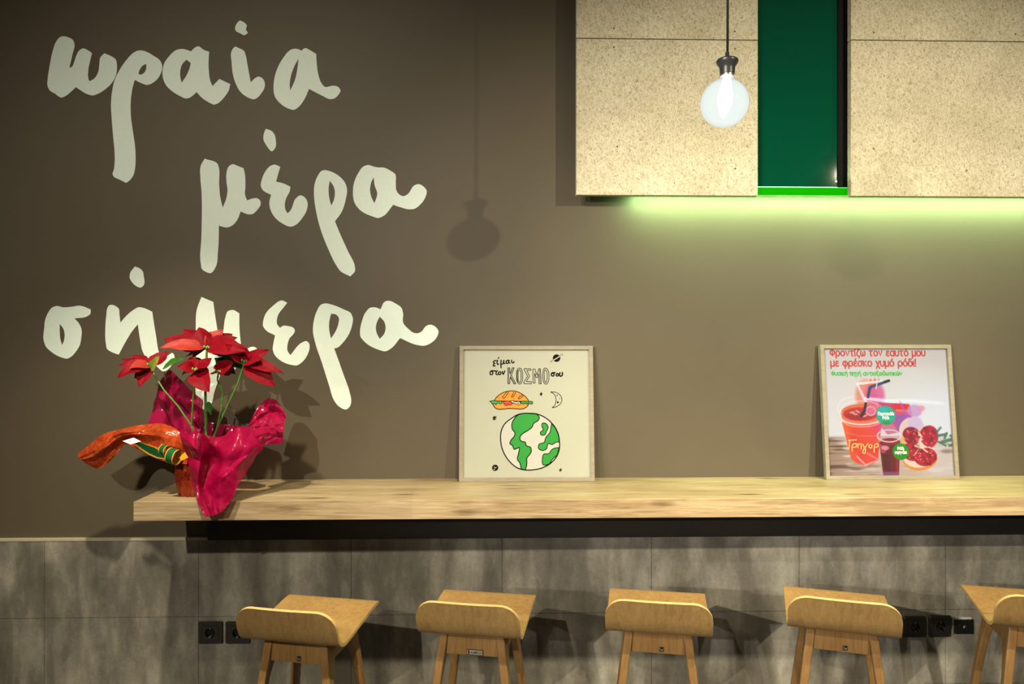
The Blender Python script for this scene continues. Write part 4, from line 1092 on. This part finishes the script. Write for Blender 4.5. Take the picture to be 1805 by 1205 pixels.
head((985, 305), H, [(550, 212, -0.02, 0.042, 0.55, 0.10, 0), (518, 298, -0.05, 0.036, 0.8, 0.14, 1), (752, 112, 0.03, 0.036, 0.2, 0.05, 0), (905, 92, 0.02, 0.040, 0.3, 0.06, 0),
    (1148, 112, 0.03, 0.036, 0.3, 0.06, 1), (1245, 160, 0.05, 0.032, 0.4, 0.1, 0), (1390, 335, -0.04, 0.046, 0.7, 0.14, 0), (1290, 195, 0.01, 0.034, 0.5, 0.10, 0), (660, 265, 0.04, 0.040, 0.5, 0.05, 0),
    (1100, 385, 0.06, 0.05, 0.9, 0.10, 0), (790, 380, 0.05, 0.055, 0.9, 0.10, 0)])
head((425, 480), H + 0.01, [(243, 368, 0.02, 0.024, 0.5, 0.05, 0), (130, 408, 0.02, 0.018, 0.6, 0.05, 0), (103, 468, -0.02, 0.024, 0.7, 0.10, 0), (92, 600, -0.05, 0.036, 0.7, 0.30, 0), (308, 690, -0.04, 0.030, 0.5, 0.12, 0),
    (595, 335, 0.05, 0.034, 0.6, -0.05, 0), (215, 500, -0.05, 0.036, 0.8, 0.16, 1)])
head((872, 525), H - 0.05, [(690, 488, -0.04, 0.032, 0.7, 0.20, 0), (818, 392, 0.03, 0.030, 0.3, 0.05, 0), (1035, 398, 0.01, 0.030, 0.5, -0.16, 0), (1012, 742, -0.06, 0.046, 0.45, 0.16, 0), (1000, 480, -0.05, 0.026, 0.6, 0.12, 0)])
head((1100, 545), H - 0.01, [(1252, 440, -0.02, 0.036, 0.5, 0.05, 0), (1050, 500, -0.03, 0.026, 0.6, 0.10, 0), (1160, 438, 0.01, 0.028, 0.3, 0.05, 0), (1260, 520, 0.0, 0.026, 0.6, 0.1, 0)])
head((1360, 440), H - 0.01, [(1608, 320, 0.0, 0.030, 0.4, 0.05, 0), (1748, 553, -0.03, 0.030, 0.6, 0.12, 0), (1665, 685, -0.02, 0.044, 0.5, 0.10, 0), (1300, 250, 0.02, 0.032, 0.3, 0.05, 0), (1170, 262, -0.03, 0.032, 0.6, 0.10, 0),
    (1385, 300, -0.01, 0.026, 0.4, 0.05, 0), (1530, 420, -0.03, 0.036, 0.6, 0.10, 0)])
def zpts(l, dep): return [ZP(x_, y_, d) for (x_, y_), d in zip(l, dep)]
def stem(l, deps, r0=0.0032, r1=0.0026):
    P_ = zpts(l, deps); n_ = len(P_)
    out = []; rad = []
    for k in range(n_ - 1):
        for q in range(6):
            t = q / 6; out.append(P_[k].lerp(P_[k + 1], t)); f_ = (k + t) / (n_ - 1)
            rad.append((r1 + (r0 - r1) * f_) * (1.28 if q == 3 else 1.0))
    out.append(P_[-1]); rad.append(r0)
    MB().tube(out, rad, 10).build('stem', M['stem'], plant, world=True, smooth=True)
stem([(985, 310), (975, 560), (970, 760), (980, 1300)], [H, -0.27, -0.275, -0.275], 0.0048, 0.0040)
stem([(425, 490), (458, 560), (560, 720), (700, 880), (850, 1100), (930, 1300)], [H + 0.01, -0.28, -0.30, -0.30, -0.30, -0.28])
stem([(868, 530), (855, 700), (845, 860), (830, 1080), (900, 1300)], [H - 0.05, -0.32, -0.31, -0.30, -0.28])
stem([(1098, 550), (1090, 620), (1140, 740), (1130, 900), (1080, 1110), (1000, 1300)], [H - 0.01, -0.28, -0.27, -0.27, -0.27, -0.27])
stem([(1358, 445), (1340, 500), (1290, 660), (1200, 850), (1090, 1090), (1010, 1300)], [H - 0.01, -0.29, -0.29, -0.29, -0.28, -0.28])
for b_, t_, d0, d1, w_, nz, mt in (((432, 530), (515, 375), -0.30, -0.33, 0.034, 0.3, 'leaf_pale'), ((545, 510), (765, 405), -0.30, -0.34, 0.036, 0.7, 'leaf'), ((995, 830), (1030, 970), -0.285, -0.31, 0.024, 0.3, 'leaf'),
    ((1000, 190), (1030, 130), -0.26, -0.26, 0.012, 0.3, 'leaf'), ((1060, 400), (1270, 560), -0.24, -0.20, 0.050, 0.6, 'leaf_dark'), ((1100, 400), (1460, 540), -0.25, -0.18, 0.055, 0.7, 'leaf_dark'), ((1120, 380), (1400, 470), -0.25, -0.20, 0.05, 0.6, 'leaf_dark'), ((960, 420), (740, 570), -0.24, -0.19, 0.05, 0.6, 'leaf_dark'), ((560, 520), (575, 640), -0.30, -0.30, 0.004, 0.3, 'leaf_dark')):
    lm = MB(); leaf_mesh(lm, ZP(*b_, d0), ZP(*t_, d1), w_, (0, -0.8, nz), 0.08, 0.2, 0, 0.06)
    lm.build('leaf', M[mt], plant, world=True, smooth=True)

# pot and its wrap
pb = Vector((base.x, base.y, CT))
MB().lathe(pb + Vector((0, 0, 0.001)), [(0.050, 0), (0.060, 0.10), (0.062, 0.115), (0.058, 0.115), (0.055, 0.095)], 36).build('pot', M['pot'], plant, world=True, smooth=True, sharp=40)
MB().lathe(pb + Vector((0, 0, 0.094)), [(0.001, 0.0), (0.053, 0.002)], 30, caps=False).build('soil', M['soil'], plant, world=True, smooth=True)
mb = MB(); gr = []
for z_, r_, pl_ in ((0.0, 0.056, 0.10), (0.02, 0.061, 0.11), (0.05, 0.066, 0.12), (0.08, 0.068, 0.12), (0.105, 0.067, 0.12), (0.125, 0.064, 0.11), (0.145, 0.066, 0.10)):
    row = []
    for k in range(96):
        a = 2 * math.pi * k / 96
        rr_ = r_ * (1 + pl_ * 0.5 * math.sin(17 * a + 6 * z_) + pl_ * 0.35 * math.sin(29 * a + 1.3))
        row.append(pb + Vector((rr_ * math.cos(a), rr_ * math.sin(a), z_ + 0.0008 + (0.012 * math.sin(5 * a) if z_ > 0.2 else 0))))
    gr.append(row)
mb.grid(gr, 0, True)
mb.build('pot_wrap', M['copper'], plant, world=True, smooth=True)

def patch(name, rows, mat_, sub=7, rough=0.0035, seed=1, parent=plant):
    """crumpled sheet through rows of (px, py, depth) control points"""
    rg = random.Random(seed)
    G = [[V(*p) for p in r] for r in rows]
    def cr(a, b, c_, d, t):
        return 0.5 * ((2 * b) + (c_ - a) * t + (2 * a - 5 * b + 4 * c_ - d) * t * t + (3 * b - a - 3 * c_ + d) * t ** 3)
    def interp(line):
        out = []; n = len(line)
        for i in range(n - 1):
            a = line[i - 1] if i else line[0] * 2 - line[1]; d = line[i + 2] if i + 2 < n else line[-1] * 2 - line[-2]
            for k in range(sub): out.append(cr(a, line[i], line[i + 1], d, k / sub))
        out.append(line[-1]); return out
    H1 = [interp(r) for r in G]
    cols = [interp([H1[i][j] for i in range(len(H1))]) for j in range(len(H1[0]))]
    g = [[cols[j][i] for j in range(len(cols))] for i in range(len(cols[0]))]
    # creases: a few straight folds crossing the sheet
    folds = [(rg.uniform(0, 6.28), rg.uniform(0.2, 0.8), rg.uniform(0.2, 0.8), rg.uniform(-1, 1)) for _ in range(16)]
    n, m_ = len(g), len(g[0])
    for i in range(n):
        for j in range(m_):
            u, v = i / (n - 1), j / (m_ - 1); d = 0
            for a, cu_, cv_, am in folds:
                x_ = (u - cu_) * math.cos(a) + (v - cv_) * math.sin(a)
                d += am * max(0, 1 - abs(x_) * 9)
            g[i][j] = g[i][j] + Vector((0, -d * rough, d * rough * 0.3))
    return MB().grid(g).build(name, mat_, parent, world=True, smooth=True, sharp=24)
patch('pink_wrap', [
 [(317,757,-.355),(337,756,-.40),(362,766,-.375),(390,769,-.345),(420,753,-.365),(447,750,-.335)],
 [(322,785,-.37),(345,790,-.425),(372,797,-.36),(396,795,-.405),(428,790,-.405),(464,783,-.345)],
 [(331,818,-.385),(350,825,-.425),(365,832,-.37),(390,828,-.425),(417,818,-.420),(449,807,-.365)],
 [(341,860,-.395),(351,860,-.420),(361,860,-.395),(380,856,-.430),(402,848,-.432),(429,840,-.395)],
 [(352,888,-.425),(360,890,-.432),(368,890,-.432),(380,886,-.440),(395,880,-.440),(413,872,-.425)],
 [(363,912,-.445),(369,909,-.452),(376,907,-.452),(384,905,-.452),(391,902,-.450),(399,892,-.442)]], M['pink'], 10, 0.013, 4)
patch('pink_wrap', [
 [(436,752,-.30),(463,708,-.255),(485,704,-.25),(505,729,-.265)],
 [(440,752,-.32),(464,732,-.275),(484,727,-.27),(503,738,-.28)],
 [(446,753,-.335),(466,749,-.30),(484,748,-.295),(501,746,-.295)]], M['pink'], 8, 0.007, 9)
patch('pink_wrap', [
 [(438,752,-.335),(462,749,-.302),(483,748,-.297),(501.5,745.5,-.296)],
 [(452,771,-.355),(468,766,-.33),(484,764,-.315),(499.5,764,-.31)],
 [(463,783,-.345),(473,783,-.325),(485,782,-.312),(497,782,-.305)]], M['pink'], 8, 0.006, 12)
patch('pink_wrap', [
 [(281,673,-.20),(292,658,-.185),(300,652,-.18),(317,667,-.185),(342,692,-.20),(357,704,-.20)],
 [(273,705,-.21),(290,705,-.205),(303,706,-.175),(320,712,-.20),(342,722,-.205),(358,730,-.205)],
 [(266,730,-.23),(288,735,-.235),(305,738,-.19),(322,742,-.22),(342,748,-.215),(360,750,-.22)],
 [(259,755,-.25),(288,762,-.26),(308,768,-.24),(325,772,-.24),(343,775,-.24),(362,775,-.24)]], M['pinkback'], 8, 0.010, 21)
patch('pink_wrap', [
 [(356,742,-.215),(378,746,-.205),(402,748,-.21),(418,750,-.23),(436,753,-.27)],
 [(352,768,-.235),(376,775,-.225),(400,775,-.235),(418,772,-.26),(436,764,-.29)],
 [(352,800,-.25),(376,805,-.25),(400,802,-.26),(412,796,-.28),(428,786,-.30)]], M['pinkback'], 6, 0.004, 25)
patch('orange_wrap', [
 [(136.5,800,-.235),(158,783,-.245),(180,766,-.255),(200,759,-.265),(225,754,-.255),(258,748,-.255),(281,746,-.265),(306,753,-.285),(326,768,-.30)],
 [(141,807,-.25),(164,795,-.275),(187,781,-.295),(203,770,-.275),(230,763,-.295),(260,762,-.285),(283,764,-.31),(308,772,-.325),(327,782,-.335)],
 [(146,812,-.255),(169,811,-.262),(192,797,-.275),(210,782,-.255),(230,773,-.265),(258,780,-.275),(281,787,-.30),(308,793,-.335),(328,798,-.35)],
 [(152,817,-.25),(170,825,-.255),(190,817,-.265),(209,795,-.255),(224,783,-.265),(252,796,-.275),(279,809,-.30),(304,815,-.335),(330,818,-.36)]], M['orange'], 8, 0.009, 31)
patch('clear_wrap', [
 [(352,680,-.235),(375,690,-.225),(400,692,-.225),(430,690,-.23),(462,700,-.245)],
 [(350,720,-.24),(375,725,-.215),(400,722,-.24),(425,722,-.22),(452,728,-.25)],
 [(352,765,-.25),(372,768,-.24),(392,765,-.245),(415,762,-.245),(438,752,-.27)]], M['clear'], 6, 0.006, 37)

# ribbon
rb = MB()
strip = [((238, 781), (246, 778.5)), ((248, 790), (260, 784)), ((262, 799), (273, 788)), ((277, 806), (281, 793)), ((291, 808), (293, 797))]
L0 = [V(*a, -.315) for a, b in strip]; L1 = [V(*b, -.325) for a, b in strip]
for k in range(len(strip) - 1):
    for t0, t1, mi in ((-0.12, 0.06, 1), (0.06, 0.94, 0), (0.94, 1.10, 1)):
        rb.add([L0[k].lerp(L1[k], t0), L0[k].lerp(L1[k], t1), L0[k + 1].lerp(L1[k + 1], t1), L0[k + 1].lerp(L1[k + 1], t0)], [(0, 1, 2, 3)], mi)
def loop(cx, cy, dep, r_, w_, axv, squ=0.75):
    c_ = V(cx, cy, dep); axv = Vector(axv).normalized()
    a = axv.orthogonal().normalized()
    if abs(axv.z) < 0.9:
        a = Vector((0, 0, 1)); a = (a - axv * a.dot(axv)).normalized()
    b = axv.cross(a); n = 36
    for t0, t1, mo in ((-0.5, -0.40, 1), (-0.40, 0.40, 0), (0.40, 0.5, 1)):
        for rr_, mi in ((r_, mo), (r_ - 0.0012, 1)):
            g = [[c_ + axv * (w_ * t) + (a * math.cos(2*math.pi*k/n) + b * math.sin(2*math.pi*k/n) * squ) * rr_ for k in range(n)] for t in (t0, t1)]
            rb.grid(g, mi, True)
loop(291, 793, -0.35, 0.019, 0.026, (0.88, -0.44, -0.15), 0.9)
loop(306, 804, -0.375, 0.027, 0.034, (0.92, -0.34, -0.2), 0.85)
rb.add([V(316, 806, -.375), V(326, 796, -.385), V(332, 806, -.385), V(320, 812, -.38)], [(0, 1, 2, 3)], 1)
rb.build('ribbon', [M['rib_green'], M['rib_gold']], plant, world=True, smooth=True, sharp=40)
tg = MB()
tp4 = [V(216, 777, -.318), V(235.5, 771, -.315), V(248.5, 777.5, -.325), V(230, 782.8, -.328)]
tg.add(tp4 + [p + Vector((0, .0012, -.0006)) for p in tp4], [(0, 1, 2, 3), (7, 6, 5, 4), (0, 4, 5, 1), (1, 5, 6, 2), (2, 6, 7, 3), (3, 7, 4, 0)], 0)
for (a, b, c_, d) in (((226.5, 777.2), (229.5, 775.6), (231, 776.6), (228.2, 777.9)), ((231, 776.2), (233, 775.4), (234, 776.2), (232, 776.8))):
    tg.add([V(*q, -.3225) + Vector((0, -.001, .0006)) for q in (a, b, c_, d)], [(0, 1, 2, 3)], 1)
tg.build('sticker', [M['tagwhite'], M['tagblue']], plant, world=True)
